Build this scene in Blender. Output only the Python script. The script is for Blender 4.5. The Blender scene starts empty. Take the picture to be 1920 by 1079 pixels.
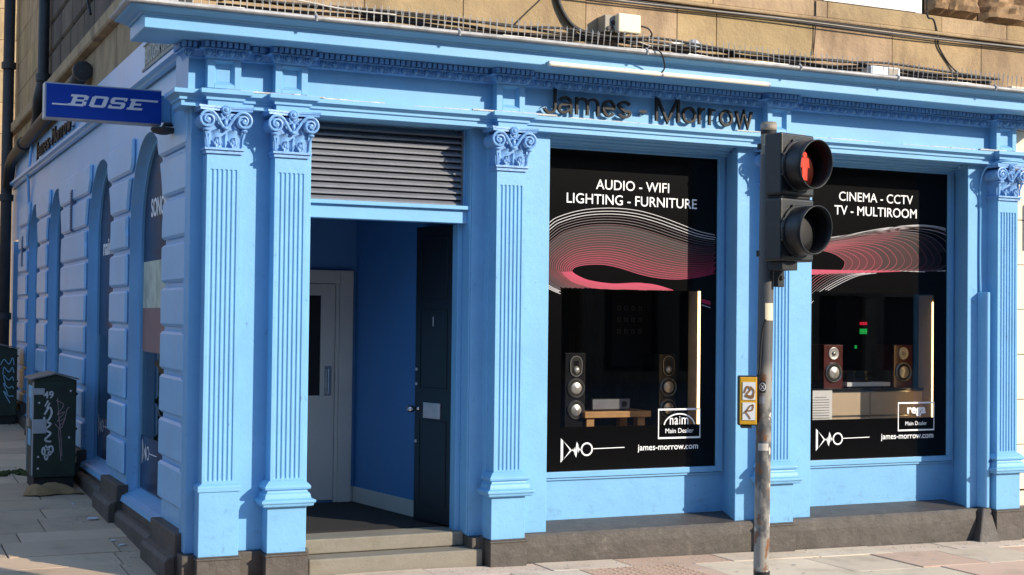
import bpy, bmesh, math, random
from mathutils import Vector, Matrix
random.seed(7)
R = math.radians
scn = bpy.context.scene
COL = scn.collection

# ------------------------------------------------------------------ camera
CAM = Vector((-2.0476, -9.3176, 1.75))
YAW, PIT, ROL, FPX = R(24.86), R(1.248), R(.669), 2661.2
fw = Vector((math.sin(YAW)*math.cos(PIT), math.cos(YAW)*math.cos(PIT), math.sin(PIT)))
rt = fw.cross(Vector((0, 0, 1))).normalized(); up = rt.cross(fw)
cr, sr = math.cos(ROL), math.sin(ROL)
ax = cr*rt + sr*up; ay = -sr*rt + cr*up
cd = bpy.data.cameras.new('camera'); cam = bpy.data.objects.new('camera', cd); COL.objects.link(cam)
cam.matrix_world = Matrix(((ax.x, ay.x, -fw.x, CAM.x), (ax.y, ay.y, -fw.y, CAM.y), (ax.z, ay.z, -fw.z, CAM.z), (0, 0, 0, 1)))
cd.sensor_width = 36; cd.lens = FPX/1920*36; cd.clip_end = 2000; cd.clip_start = .05
scn.camera = cam
# survey: a bearing measured in the photograph, met with a wall of known place -> real point
def at(px, py, axis, val):
    d = ax*((px-960)/FPX) - ay*((py-539.5)/FPX) + fw
    t = (val-CAM[axis])/d[axis]
    return CAM + d*t
# ------------------------------------------------------------------ light
S = Vector((.75, -1, .51)).normalized()
w = bpy.data.worlds.new('World'); scn.world = w; w.use_nodes = True
nt = w.node_tree; bg = nt.nodes['Background']; sky = nt.nodes.new('ShaderNodeTexSky')
sky.sky_type = 'NISHITA'; sky.sun_disc = False; sky.sun_elevation = math.asin(S.z); sky.sun_rotation = math.atan2(S.x, S.y)
sky.air_density = 1.0; sky.dust_density = .3; sky.ozone_density = 3.0
nt.links.new(sky.outputs[0], bg.inputs[0]); bg.inputs[1].default_value = .15
sd = bpy.data.lights.new('sun', 'SUN'); sd.energy = 2.6; sd.angle = R(.5); sd.color = (1, .89, .72)
so = bpy.data.objects.new('sun', sd); COL.objects.link(so); so.rotation_euler = S.to_track_quat('Z', 'Y').to_euler(); so.location = S*30
scn.view_settings.view_transform = 'Standard'; scn.view_settings.look = 'None'
scn.view_settings.exposure = 1.15; scn.view_settings.gamma = 1
scn.cycles.max_bounces = 8

# ------------------------------------------------------------------ materials
def mat(name, col, rough=.5, bump=0, bscale=40, vary=0, vscale=3, metal=0, spec=.5, emis=None, estr=1, stain=None, sscale=(6, 6, 1.2), samt=.5, slo=.5, shi=.75, tone=False, coat=0):
    m = bpy.data.materials.new(name); m.use_nodes = True
    n = m.node_tree.nodes; l = m.node_tree.links; b = n['Principled BSDF']
    b.inputs['Base Color'].default_value = (*col, 1); b.inputs['Roughness'].default_value = rough
    b.inputs['Metallic'].default_value = metal; b.inputs['Specular IOR Level'].default_value = spec
    if coat: b.inputs['Coat Weight'].default_value = coat; b.inputs['Coat Roughness'].default_value = .12
    tc = n.new('ShaderNodeTexCoord'); src = None
    def noise(scale, det=5, mp=None, rgh=.6):
        t = n.new('ShaderNodeTexNoise'); t.inputs['Scale'].default_value = scale; t.inputs['Detail'].default_value = det; t.inputs['Roughness'].default_value = rgh
        if mp:
            q = n.new('ShaderNodeMapping'); q.inputs['Scale'].default_value = mp; l.new(tc.outputs['Object'], q.inputs[0]); l.new(q.outputs[0], t.inputs[0])
        else: l.new(tc.outputs['Object'], t.inputs[0])
        return t
    def mix(fac, a, bcol, mode='MIX'):
        x = n.new('ShaderNodeMix'); x.data_type = 'RGBA'; x.blend_type = mode
        if isinstance(fac, float): x.inputs[0].default_value = fac
        else: l.new(fac, x.inputs[0])
        for i, c in ((6, a), (7, bcol)):
            if isinstance(c, tuple): x.inputs[i].default_value = (*c, 1)
            else: l.new(c, x.inputs[i])
        return x.outputs[2]
    def ramp(o, lo, hi):
        r = n.new('ShaderNodeMapRange'); r.inputs[1].default_value = lo; r.inputs[2].default_value = hi; l.new(o, r.inputs[0]); return r.outputs[0]
    if tone:
        a = n.new('ShaderNodeAttribute'); a.attribute_name = 'tone'; src = mix(1.0, col, a.outputs['Color'], 'MULTIPLY')
    if vary:
        t = noise(vscale, 6)
        d = tuple(c*(1-vary) for c in col); br = tuple(min(1, c*(1+vary*.7)) for c in col)
        v = mix(ramp(t.outputs[0], .3, .7), d, br)
        if src is not None:
            g = mix(ramp(t.outputs[0], .3, .7), (1-vary,)*3, (1,)*3); v = mix(1.0, src, g, 'MULTIPLY')
        src = v
    if stain:
        t = noise(1, 7, sscale, .65)
        f = n.new('ShaderNodeMath'); f.operation = 'MULTIPLY'; l.new(ramp(t.outputs[0], slo, shi), f.inputs[0]); f.inputs[1].default_value = samt
        src = mix(f.outputs[0], src if src is not None else col, stain)
    if src is not None: l.new(src, b.inputs['Base Color'])
    if bump:
        t = noise(bscale, 8, None, .7); bp = n.new('ShaderNodeBump'); bp.inputs['Strength'].default_value = bump; bp.inputs['Distance'].default_value = .012
        l.new(t.outputs[0], bp.inputs['Height']); l.new(bp.outputs[0], b.inputs['Normal'])
    if emis: b.inputs['Emission Color'].default_value = (*emis, 1); b.inputs['Emission Strength'].default_value = estr
    return m
BLUE = (.188, .425, .68)
M = dict(
 blue=mat('blue_gloss_paint', BLUE, .38, .1, 22, .07, 2.2, stain=(.05, .10, .2), sscale=(9, 9, 1.6), samt=.25, slo=.6, shi=.85, spec=.3),
 bluescuff=mat('scuffed_blue_paint', BLUE, .42, .22, 26, .08, 3, stain=(.05, .10, .19), sscale=(22, 22, 12), samt=.55, slo=.64, shi=.74, spec=.3),
 bluecap=mat('old_blue_paint', (.19, .39, .70), .34, .25, 60, .12, 6, stain=(.06, .08, .13), sscale=(30, 30, 30), samt=.7, slo=.52, shi=.75),
 bluedirt=mat('dirty_blue_paint', (.15, .37, .70), .55, .2, 40, .1, 5, stain=(.035, .06, .11), sscale=(26, 26, 26), samt=.4, slo=.5, shi=.75),
 blueside=mat('weathered_side_paint', (.27, .55, .84), .32, .12, 18, .1, 1.4, spec=.45, stain=(.40, .50, .74), sscale=(3, 9, .7), samt=.3, slo=.48, shi=.74),
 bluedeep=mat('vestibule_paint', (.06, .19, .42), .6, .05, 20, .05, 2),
 flake=mat('flaking_white_putty', (.6, .6, .56), .8, .8, 60, .25, 20, stain=(.25, .19, .12), sscale=(20, 20, 30), samt=.8),
 plinth=mat('brown_black_masonry_paint', (.082, .068, .057), .6, .95, 13, .3, 6, stain=(.2, .17, .14), sscale=(14, 14, 14), samt=.5, slo=.58, shi=.75),
 stone=mat('buff_sandstone', (.48, .335, .185), .9, .8, 24, .22, 5, stain=(.17, .11, .065), sscale=(3.2, 3.2, 1.3), samt=.75, slo=.49, shi=.72, tone=True),
 rough=mat('rock_faced_sandstone', (.36, .22, .11), .95, .8, 18, .35, 7, stain=(.08, .05, .03), sscale=(5, 5, 9), samt=.8, slo=.48, shi=.72),
 greystone=mat('grey_sandstone', (.40, .38, .40), .9, .3, 20, .2, 3, stain=(.15, .14, .14), sscale=(1, 1, .5), samt=.6, slo=.45, shi=.75, tone=True),
 sooty=mat('sooty_sandstone', (.17, .125, .09), .95, .5, 30, .25, 3, stain=(.05, .04, .035), sscale=(1.6, 1.6, .5), samt=.8, slo=.42, shi=.7, tone=True),
 mortar=mat('dark_joint', (.14, .09, .05), .95, .4, 40),
 cream=mat('cream_painted_stone', (.78, .66, .5), .75, .3, 30, .06, 3, stain=(.4, .28, .16), sscale=(4, 4, 4), samt=.7, slo=.6, shi=.8),
 lead=mat('weathered_lead', (.42, .41, .40), .55, .35, 30, .25, 8, stain=(.13, .12, .11), sscale=(9, 9, 9), samt=.7, slo=.5, shi=.75),
 grim=mat('lead_roof_dirt', (.09, .07, .055), .9, .5, 30, .3, 5),
 slab=mat('flagstone', (.74, .61, .465), .85, .3, 55, .12, 5, stain=(.2, .15, .10), sscale=(2.5, 2.5, 2.5), samt=.6, slo=.52, shi=.75, tone=True),
 joint=mat('pavement_joint', (.075, .06, .045), .95, .4, 40),
 asphalt=mat('asphalt', (.15, .145, .135), .9, .4, 90, .2, 6),
 kerb=mat('granite_kerb', (.3, .29, .28), .8, .3, 60, .2, 20),
 step=mat('worn_stone_step', (.235, .21, .165), .8, .35, 50, .14, 4, stain=(.14, .12, .08), sscale=(4, 4, 6), samt=.6, slo=.5, shi=.75),
 vinyl=mat('black_window_vinyl', (.0016, .0014, .0016), .18, .03, 4, .1, 1.5, spec=.25),
 white=mat('white_vinyl', (.85, .85, .85), .5),
 letter=mat('bronze_letter', (.016, .012, .012), .5, .15, 60, .2, 20, spec=.25),
 louvre=mat('grey_louvre', (.17, .175, .20), .5, .2, 40, .15, 6),
 dark=mat('dark_void', (.012, .012, .014), .9, vary=.2),
 curtain=mat('black_curtain', (.014, .013, .015), .95, .3, 30, .3, 8),
 doorblack=mat('black_door_paint', (.010, .012, .017), .35, .08, 20, .1, 4),
 chrome=mat('worn_chrome', (.6, .6, .6), .25, metal=1, vary=.1, vscale=20),
 offwhite=mat('offwhite_joinery', (.52, .49, .45), .5, .05, 20, .06, 3),
 mat_=mat('dark_door_mat', (.02, .018, .017), .95, .5, 120, .2, 8),
 bosered=mat('blue_sign_face', (.010, .055, .36), .55, .02, 5, .08, 1.5, spec=.15),
 steel=mat('grey_sign_edge', (.42, .43, .45), .4, .1, 40, .15, 9),
 signw=mat('sign_white', (.75, .75, .76), .5, vary=.04, vscale=9),
 plate=mat('cast_street_plate', (.36, .32, .25), .7, .3, 50, .25, 14),
 platel=mat('raised_plate_letters', (.52, .48, .40), .7, .2, 50, .15, 14),
 tube=mat('lamp_diffuser', (.88, .82, .66), .4, vary=.05, vscale=8),
 boxw=mat('ivory_plastic', (.82, .70, .48), .55, .08, 20, .06, 9),
 boxg=mat('grey_plastic', (.33, .28, .22), .6, .1, 20, .15, 9),
 cable=mat('black_cable', (.022, .018, .017), .6, .2, 60, .3, 10),
 cablew=mat('pale_cable', (.55, .50, .43), .6, .1, 60, .2, 10),
 wire=mat('spike_steel', (.62, .58, .52), .45, metal=.4, vary=.1, vscale=20),
 green=mat('dark_green_cabinet_paint', (.013, .030, .019), .5, .25, 50, .3, 8, stain=(.10, .10, .09), sscale=(9, 9, 5), samt=.4, slo=.6, shi=.8),
 cabtop=mat('cabinet_lid', (.20, .20, .195), .6, .3, 30, .3, 7, stain=(.03, .03, .03), sscale=(4, 14, 4), samt=.8),
 chalk=mat('white_graffiti', (.62, .62, .62), .7, vary=.2, vscale=30),
 pinkpaint=mat('pink_graffiti', (.38, .26, .28), .7, vary=.2, vscale=30),
 bluest=mat('pale_blue_poster', (.25, .48, .66), .6, .1, 20, .3, 25),
 pipe=mat('cast_iron_pipe', (.030, .028, .028), .55, .35, 40, .3, 12, stain=(.14, .08, .04), sscale=(9, 9, 9), samt=.5, slo=.6, shi=.8),
 black=mat('black_polycarbonate', (.014, .0135, .013), .42, .12, 60, .2, 14, stain=(.10, .09, .08), sscale=(10, 10, 14), samt=.35, slo=.55, shi=.8),
 visor=mat('visor_inside', (.011, .011, .011), .6, vary=.2, vscale=14),
 red=mat('lit_red_man', (.4, .02, .008), .4, emis=(1, .045, .012), estr=.42),
 lens=mat('dark_red_lens', (.05, .010, .008), .25, .2, 90),
 yellow=mat('yellow_plastic', (.68, .36, .02), .45, .1, 30, .12, 14, stain=(.2, .12, .03), sscale=(20, 20, 20), samt=.5, slo=.6, shi=.8),
 paper=mat('white_paper', (.78, .77, .75), .7, vary=.04, vscale=12),
 ink=mat('grey_print', (.2, .2, .21), .7),
 brownink=mat('brown_graffiti', (.27, .13, .04), .7, vary=.2, vscale=40),
 oak=mat('oak', (.56, .30, .11), .45, .1, 30, .18, 12, stain=(.34, .15, .05), sscale=(2, 30, 30), samt=.5),
 cherry=mat('red_veneer', (.10, .014, .010), .3, .05, 20, .25, 9, coat=.4),
 spk=mat('black_lacquer', (.012, .011, .012), .2, vary=.1, coat=.5),
 cone=mat('silver_cone', (.62, .60, .57), .35, metal=.6, vary=.06, vscale=20),
 ring=mat('cone_ring', (.45, .44, .43), .3, metal=.9, vary=.1, vscale=20),
 rub=mat('black_rubber', (.012, .012, .012), .7, vary=.1),
 sideb=mat('cream_drawer', (.66, .50, .33), .5, .03, 20, .06, 4),
 gold=mat('tan_panel', (.60, .45, .24), .6, .1, 20, .12, 6),
 led=mat('warm_led', (.9, .7, .4), .5, emis=(1, .66, .28), estr=2.6),
 ledr=mat('red_led', (.4, .01, .02), .5, emis=(1, .03, .07), estr=.28),
 ledg=mat('green_led', (.01, .3, .05), .5, emis=(.04, .9, .16), estr=.2),
 pinkwall=mat('pink_display_board', (.26, .16, .15), .8, vary=.15, vscale=3),
 palepic=mat('pale_poster', (.50, .55, .45), .6, .05, 10, .3, 5, stain=(.16, .22, .16), sscale=(1, 14, 1.5), samt=.8),
 navy=mat('navy_vinyl', (.012, .02, .055), .25, vary=.15, vscale=2),
 bulb=mat('lit_lampshade', (.9, .5, .2), .5, emis=(1, .38, .08), estr=1.8),
 rag=mat('tan_sacking', (.36, .22, .095), .95, .7, 30, .3, 9, stain=(.14, .09, .05), sscale=(9, 9, 9), samt=.6),
 litter=mat('crumpled_litter', (.72, .70, .68), .8, .3, 60, .15, 30),
 stonebit=mat('grit_stone', (.48, .44, .38), .9, .4, 60, .2, 30),
 moss=mat('moss', (.07, .085, .02), .95, .6, 80, .4, 40),
 uwin=mat('white_window_paint', (.80, .79, .76), .5, vary=.04, vscale=6),
 tin=mat('perforated_vent', (.11, .13, .19), .6, vary=.2, vscale=20),
)
for k, c in enumerate([(.46, .43, .43), (.12, .085, .095), (.10, .028, .036), (.17, .018, .030), (.30, .022, .045), (.42, .018, .070)]): M['wv%d' % k] = mat('wave_line_%d' % k, c, .4)
for k, c in enumerate([(.008, .0022, .003), (.028, .0022, .0045), (.070, .003, .009)]): M['ws%d' % k] = mat('wave_wash_%d' % k, c, .3)
# painted steel pole: grey-black, rust, cream flakes
def pole_mat():
    m = mat('flaking_pole_paint', (.06, .06, .062), .6); n = m.node_tree.nodes; l = m.node_tree.links; b = n['Principled BSDF']
    tc = n.new('ShaderNodeTexCoord'); sep = n.new('ShaderNodeSeparateXYZ'); l.new(tc.outputs['Object'], sep.inputs[0])
    def ns(s, seed, sz=(1, 1, .6)):
        q = n.new('ShaderNodeMapping'); q.inputs['Location'].default_value = (seed, 0, 0); q.inputs['Scale'].default_value = sz; l.new(tc.outputs['Object'], q.inputs[0])
        t = n.new('ShaderNodeTexNoise'); t.inputs['Scale'].default_value = s; t.inputs['Detail'].default_value = 8; t.inputs['Roughness'].default_value = .62; l.new(q.outputs[0], t.inputs[0]); return t.outputs[0]
    def rng(o, a, c):
        r = n.new('ShaderNodeMapRange'); r.inputs[1].default_value = a; r.inputs[2].default_value = c; l.new(o, r.inputs[0]); return r.outputs[0]
    def mul(a, c):
        x = n.new('ShaderNodeMath'); x.operation = 'MULTIPLY'; l.new(a, x.inputs[0]); l.new(c, x.inputs[1]); return x.outputs[0]
    def mix(f, a, c):
        x = n.new('ShaderNodeMix'); x.data_type = 'RGBA'; l.new(f, x.inputs[0])
        for i, v in ((6, a), (7, c)):
            if isinstance(v, tuple): x.inputs[i].default_value = (*v, 1)
            else: l.new(v, x.inputs[i])
        return x.outputs[2]
    low = rng(sep.outputs[2], 1.56, 1.48)          # paint has failed below 1.5 m
    g = mix(ns(3, 2), (.045, .045, .048), (.13, .125, .12))
    pale = mix(rng(ns(9, 5), .35, .65), (.34, .31, .26), (.22, .20, .18))
    c1 = mix(mul(rng(ns(5.5, 9), .40, .46), low), g, pale)
    c2 = mix(mul(rng(ns(11, 14), .54, .58), low), c1, (.21, .085, .03))
    c3 = mix(mul(rng(ns(13, 20), .6, .63), low), c2, (.62, .56, .46))
    topc = rng(sep.outputs[2], 2.57, 2.58)
    c4 = mix(topc, c3, mix(rng(ns(12, 3), .4, .6), (.33, .28, .19), (.20, .17, .12)))
    l.new(c4, b.inputs['Base Color'])
    bp = n.new('ShaderNodeBump'); bp.inputs['Strength'].default_value = .5; bp.inputs['Distance'].default_value = .004; l.new(ns(7, 14), bp.inputs['Height']); l.new(bp.outputs[0], b.inputs['Normal'])
    return m
M['pole'] = pole_mat()
def splash(name, zlow, zhigh, amt):
    m = M[name]; n = m.node_tree.nodes; l = m.node_tree.links; b = n['Principled BSDF']; old = b.inputs['Base Color'].links[0].from_socket
    tc = n.new('ShaderNodeTexCoord'); sp = n.new('ShaderNodeSeparateXYZ'); l.new(tc.outputs['Object'], sp.inputs[0])
    r = n.new('ShaderNodeMapRange'); r.inputs[1].default_value = zhigh; r.inputs[2].default_value = zlow; l.new(sp.outputs[2], r.inputs[0])
    outs = []
    for sc_, lo, hi, st in (((5, 5, 9), .54, .70, 2.0), ((22, 22, 8), .66, .70, 1.0)):
        q = n.new('ShaderNodeMapping'); q.inputs['Scale'].default_value = sc_; l.new(tc.outputs['Object'], q.inputs[0])
        t = n.new('ShaderNodeTexNoise'); t.inputs['Scale'].default_value = st; t.inputs['Detail'].default_value = 9; t.inputs['Roughness'].default_value = .7; l.new(q.outputs[0], t.inputs[0])
        f = n.new('ShaderNodeMapRange'); f.inputs[1].default_value = lo; f.inputs[2].default_value = hi; l.new(t.outputs[0], f.inputs[0])
        x = n.new('ShaderNodeMath'); x.operation = 'MULTIPLY'; l.new(f.outputs[0], x.inputs[0]); l.new(r.outputs[0], x.inputs[1])
        y = n.new('ShaderNodeMath'); y.operation = 'MULTIPLY'; l.new(x.outputs[0], y.inputs[0]); y.inputs[1].default_value = amt; outs.append(y.outputs[0])
    for o, c in zip(outs, ((.07, .085, .10, 1), (.03, .03, .03, 1))):
        x = n.new('ShaderNodeMix'); x.data_type = 'RGBA'; l.new(o, x.inputs[0]); l.new(old, x.inputs[6]); x.inputs[7].default_value = c; old = x.outputs[2]
    l.new(old, b.inputs['Base Color'])
splash('bluescuff', .14, .55, .42); splash('blue', .16, .5, .4); splash('blueside', .35, 1.0, .35)
def glass_mat(name, tint, ior=1.45, boost=1.0):
    m = bpy.data.materials.new(name); m.use_nodes = True; n = m.node_tree.nodes; l = m.node_tree.links
    n.remove(n['Principled BSDF']); t = n.new('ShaderNodeBsdfTransparent'); t.inputs[0].default_value = (*tint, 1)
    g = n.new('ShaderNodeBsdfGlossy'); g.inputs['Roughness'].default_value = .01; f = n.new('ShaderNodeFresnel'); f.inputs[0].default_value = ior
    x = n.new('ShaderNodeMixShader'); l.new(f.outputs[0], x.inputs[0]); l.new(t.outputs[0], x.inputs[1]); l.new(g.outputs[0], x.inputs[2]); l.new(x.outputs[0], n['Material Output'].inputs[0]); return m
M['glass'] = glass_mat('window_glass', (.95, .95, .95))
M['cover'] = glass_mat('clear_dust_cover', (.93, .93, .93), 1.25)

# ------------------------------------------------------------------ mesh builder
class MB:
    def __init__(s): s.v = []; s.f = []; s.m = []; s.tone = []; s.mi = 0; s.t = 1.0
    def face(s, idx): s.f.append(tuple(idx)); s.m.append(s.mi); s.tone.append(s.t)
    def add(s, vs, fs):
        o = len(s.v); s.v += [tuple(p) for p in vs]
        for f in fs: s.face([i+o for i in f])
    def box(s, x0, x1, y0, y1, z0, z1):
        s.add([(x, y, z) for x in (x0, x1) for y in (y0, y1) for z in (z0, z1)],
              [(0, 1, 3, 2), (4, 6, 7, 5), (0, 4, 5, 1), (2, 3, 7, 6), (0, 2, 6, 4), (1, 5, 7, 3)])
    def taper(s, a, b):      # two rings of equal length -> side quads and caps
        n = len(a); o = len(s.v); s.v += [tuple(p) for p in a]+[tuple(p) for p in b]
        for i in range(n): j = (i+1) % n; s.face((o+i, o+j, o+n+j, o+n+i))
        s.face([o+i for i in reversed(range(n))]); s.face([o+n+i for i in range(n)])
    def prism(s, poly, axis, a, b):
        def P(p, c):
            q = list(p); q.insert(axis, c); return tuple(q)
        s.taper([P(p, a) for p in poly], [P(p, b) for p in poly])
    def quad(s, a, b, c, d): s.add([a, b, c, d], [(0, 1, 2, 3)])
    def sweep(s, line, prof, closed_caps=True):
        # line: plan polyline, outward is the right-hand side; prof: (outward, z)
        n = len(line); rings = []
        for i in range(n):
            ns = []
            if i > 0: d = Vector(line[i])-Vector(line[i-1]); d.normalize(); ns.append(Vector((d.y, -d.x)))
            if i < n-1: d = Vector(line[i+1])-Vector(line[i]); d.normalize(); ns.append(Vector((d.y, -d.x)))
            if len(ns) == 2:
                q = ns[0]+ns[1]; k = q/(1+ns[0].dot(ns[1])) if 1+ns[0].dot(ns[1]) > 1e-6 else ns[0]
            else: k = ns[0]
            rings.append([(line[i][0]+k.x*o, line[i][1]+k.y*o, z) for o, z in prof])
        o = len(s.v); m = len(prof)
        for r in rings: s.v += r
        for i in range(n-1):
            for j in range(m-1): s.face((o+i*m+j, o+i*m+j+1, o+(i+1)*m+j+1, o+(i+1)*m+j))
        if closed_caps:
            s.face([o+j for j in range(m)]); s.face([o+(n-1)*m+j for j in reversed(range(m))])
    def tube(s, pts, r, seg=8, caps=True):
        pts = [Vector(p) for p in pts]; n = len(pts); rr = r if isinstance(r, (list, tuple)) else [r]*n
        o = len(s.v); ref = None
        for i in range(n):
            t = (pts[min(i+1, n-1)]-pts[max(i-1, 0)]).normalized()
            if ref is None: ref = Vector((0, 0, 1)) if abs(t.z) < .9 else Vector((1, 0, 0))
            a = (ref-t*ref.dot(t)).normalized(); b = t.cross(a); ref = a
            for k in range(seg):
                q = 2*math.pi*k/seg; s.v.append(tuple(pts[i]+a*(rr[i]*math.cos(q))+b*(rr[i]*math.sin(q))))
        for i in range(n-1):
            for k in range(seg): s.face((o+i*seg+k, o+i*seg+(k+1) % seg, o+(i+1)*seg+(k+1) % seg, o+(i+1)*seg+k))
        if caps: s.face([o+k for k in reversed(range(seg))]); s.face([o+(n-1)*seg+k for k in range(seg)])
    def lathe(s, c, axis, prof, seg=24, start=0, end=None):
        # prof: (radius, along axis); axis unit vector
        c = Vector(c); A = Vector(axis).normalized(); u = A.orthogonal().normalized(); v = A.cross(u); o = len(s.v); m = len(prof)
        for k in range(seg):
            q = 2*math.pi*k/seg
            for r, h in prof: s.v.append(tuple(c+A*h+u*(r*math.cos(q))+v*(r*math.sin(q))))
        for k in range(seg):
            k2 = (k+1) % seg
            for j in range(m-1): s.face((o+k*m+j, o+k2*m+j, o+k2*m+j+1, o+k*m+j+1))
        s.face([o+k*m for k in range(seg)]); s.face([o+k*m+m-1 for k in reversed(range(seg))])
    def blob(s, c, rx, ry, rz, seg=10, rings=6, jit=0):
        o = len(s.v)
        for i in range(rings+1):
            th = math.pi*i/rings
            for k in range(seg):
                ph = 2*math.pi*k/seg; j = 1+random.uniform(-jit, jit)
                s.v.append((c[0]+rx*j*math.sin(th)*math.cos(ph), c[1]+ry*j*math.sin(th)*math.sin(ph), c[2]+rz*j*math.cos(th)))
        for i in range(rings):
            for k in range(seg): s.face((o+i*seg+k, o+(i+1)*seg+k, o+(i+1)*seg+(k+1) % seg, o+i*seg+(k+1) % seg))
    def ribbon(s, pts, wd, fn, closed=False, keep=None, th=.0012):
        # flat printed line; pts 2-D, fn maps (u, v, height) to the world
        P = [Vector(p) for p in pts]; n = len(P); L = []
        for i in range(n):
            a = P[(i-1) % n] if closed or i > 0 else P[i]; b = P[(i+1) % n] if closed or i < n-1 else P[i]
            d = (b-a); d = d.normalized() if d.length > 1e-9 else Vector((1, 0)); nn = Vector((-d.y, d.x))
            k = 1.0
            if (closed or 0 < i < n-1):
                e1 = (P[i]-a); e2 = (b-P[i])
                if e1.length > 1e-9 and e2.length > 1e-9:
                    c = max(.45, math.sqrt(max(0, (1+e1.normalized().dot(e2.normalized()))/2))); k = 1/c
            L.append((P[i]+nn*wd/2*k, P[i]-nn*wd/2*k))
        for i in range(n if closed else n-1):
            j = (i+1) % n
            if keep and not (keep(*P[i]) and keep(*P[j])): continue
            q = [L[i][0], L[j][0], L[j][1], L[i][1]]
            s.add([fn(p.x, p.y, 0) for p in q]+[fn(p.x, p.y, th) for p in q], [(4, 5, 6, 7), (0, 1, 5, 4), (2, 3, 7, 6)])
    def poly(s, pts, fn, th=.0012):
        s.taper([fn(p[0], p[1], 0) for p in pts], [fn(p[0], p[1], th) for p in pts])
    def build(s, name, mats, parent=None, smooth=False, bevel=0, seg=2, normals=True):
        me = bpy.data.meshes.new(name); me.from_pydata(s.v, [], s.f); me.update()
        if not isinstance(mats, (list, tuple)): mats = [mats]
        for m in mats: me.materials.append(M[m])
        for p, i in zip(me.polygons, s.m): p.material_index = min(i, len(mats)-1); p.use_smooth = smooth
        if any(t != 1.0 for t in s.tone):
            at_ = me.attributes.new('tone', 'FLOAT_COLOR', 'FACE')
            for i, t in enumerate(s.tone): at_.data[i].color = (*(t if isinstance(t, tuple) else (t, t, t)), 1)
        elif any(M[m].node_tree.nodes.get('Attribute') for m in mats):
            at_ = me.attributes.new('tone', 'FLOAT_COLOR', 'FACE')
            for d in at_.data: d.color = (1, 1, 1, 1)
        if normals:
            bm = bmesh.new(); bm.from_mesh(me); bmesh.ops.recalc_face_normals(bm, faces=bm.faces); bm.to_mesh(me); bm.free()
        o = bpy.data.objects.new(name, me); COL.objects.link(o)
        if parent: o.parent = parent; o.matrix_parent_inverse = Matrix.Translation(-parent_loc(parent)) if parent_loc(parent).length else Matrix()
        if bevel:
            b = o.modifiers.new('bevel', 'BEVEL'); b.width = bevel; b.segments = seg; b.limit_method = 'ANGLE'; b.angle_limit = R(35)
        return o
def parent_loc(p):
    return Vector()
def tag(o, label=None, cat=None, group=None, kind=None):
    for k, v in (('label', label), ('category', cat), ('group', group), ('kind', kind)):
        if v: o[k] = v
    return o
def thing(name, label, cat, group=None):
    o = bpy.data.objects.new(name, None); COL.objects.link(o); o.empty_display_size = .1; return tag(o, label, cat, group)
FONT_CACHE = {}
def text_geo(body, bold=0.0):
    key = (body, bold)
    if key in FONT_CACHE: return FONT_CACHE[key]
    c = bpy.data.curves.new('txt', 'FONT'); c.body = body; c.offset = bold; c.resolution_u = 4; c.fill_mode = 'FRONT'
    o = bpy.data.objects.new('txt', c); COL.objects.link(o); dg = bpy.context.evaluated_depsgraph_get(); dg.update()
    me = bpy.data.meshes.new_from_object(o.evaluated_get(dg)); vs = [v.co.copy() for v in me.vertices]; fs = [tuple(p.vertices) for p in me.polygons]
    ec = {}
    for f in fs:
        for i in range(len(f)): e = tuple(sorted((f[i], f[(i+1) % len(f)]))); ec[e] = ec.get(e, 0)+1
    edges = [e for e, k in ec.items() if k == 1]
    bpy.data.objects.remove(o); bpy.data.meshes.remove(me); bpy.data.curves.remove(c)
    # weld duplicate boundary verts is not needed; return geometry normalised to its own box
    x0 = min(v.x for v in vs); x1 = max(v.x for v in vs); y0 = min(v.y for v in vs)
    FONT_CACHE[key] = ([(v.x-x0, v.y) for v in vs], fs, edges, x1-x0); return FONT_CACHE[key]
def text(mb, body, u0, u1, vb, fn, th=.0012, hs=None, bold=0.0, slope=0):
    vs, fs, ed, wd = text_geo(body, bold); k = (u1-u0)/wd; kv = hs if hs else k
    P = [(u0+x*k, vb+y*kv+slope*x*k) for x, y in vs]; n = len(P); o = len(mb.v)
    mb.v += [fn(p[0], p[1], 0) for p in P]+[fn(p[0], p[1], th) for p in P]
    for f in fs: mb.face([o+n+i for i in f]); mb.face([o+i for i in reversed(f)])
    for a, b in ed: mb.face((o+a, o+b, o+n+b, o+n+a))
def smooth_curve(pts, sub=8):
    P = [Vector(p) for p in pts]; out = []
    for i in range(len(P)-1):
        p0 = P[max(i-1, 0)]; p1 = P[i]; p2 = P[i+1]; p3 = P[min(i+2, len(P)-1)]
        for k in range(sub):
            t = k/sub; out.append(.5*((2*p1)+(p2-p0)*t+(2*p0-5*p1+4*p2-p3)*t*t+(3*p1-p0-3*p2+p3)*t**3))
    out.append(P[-1]); return out

# ------------------------------------------------------------------ ground
def g(x, y): return -.016*max(0, min(x, 9)-1.6) + (.036*max(0, y-.3) if x < 0.2 else 0)
def slabs(rows, name):
    mb = MB(); base = MB()
    for (ya, yb, xa, xb, wmin, wmax, tonef) in rows:
        x = xa-random.random()*.5
        while x < xb:
            wd = random.uniform(wmin, wmax); x0 = max(x, xa)+.005; x1 = min(x+wd, xb)-.005; x += wd
            if x1-x0 < .05: continue
            mb.t = tonef((x0+x1)/2, (ya+yb)/2); j = random.uniform(-.002, .003); jx = random.uniform(-.003, .003)
            e = .006
            c = [(x0, ya+e), (x1, ya+e), (x1, yb-e), (x0, yb-e)]
            top = [(p[0], p[1], g(*p)+j+(jx if i in (1, 2) else 0)) for i, p in enumerate(c)]
            mb.taper([(p[0], p[1], g(*p)-.03) for p in c], top)
    o = mb.build(name, 'slab', bevel=.003, seg=1); return o
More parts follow.
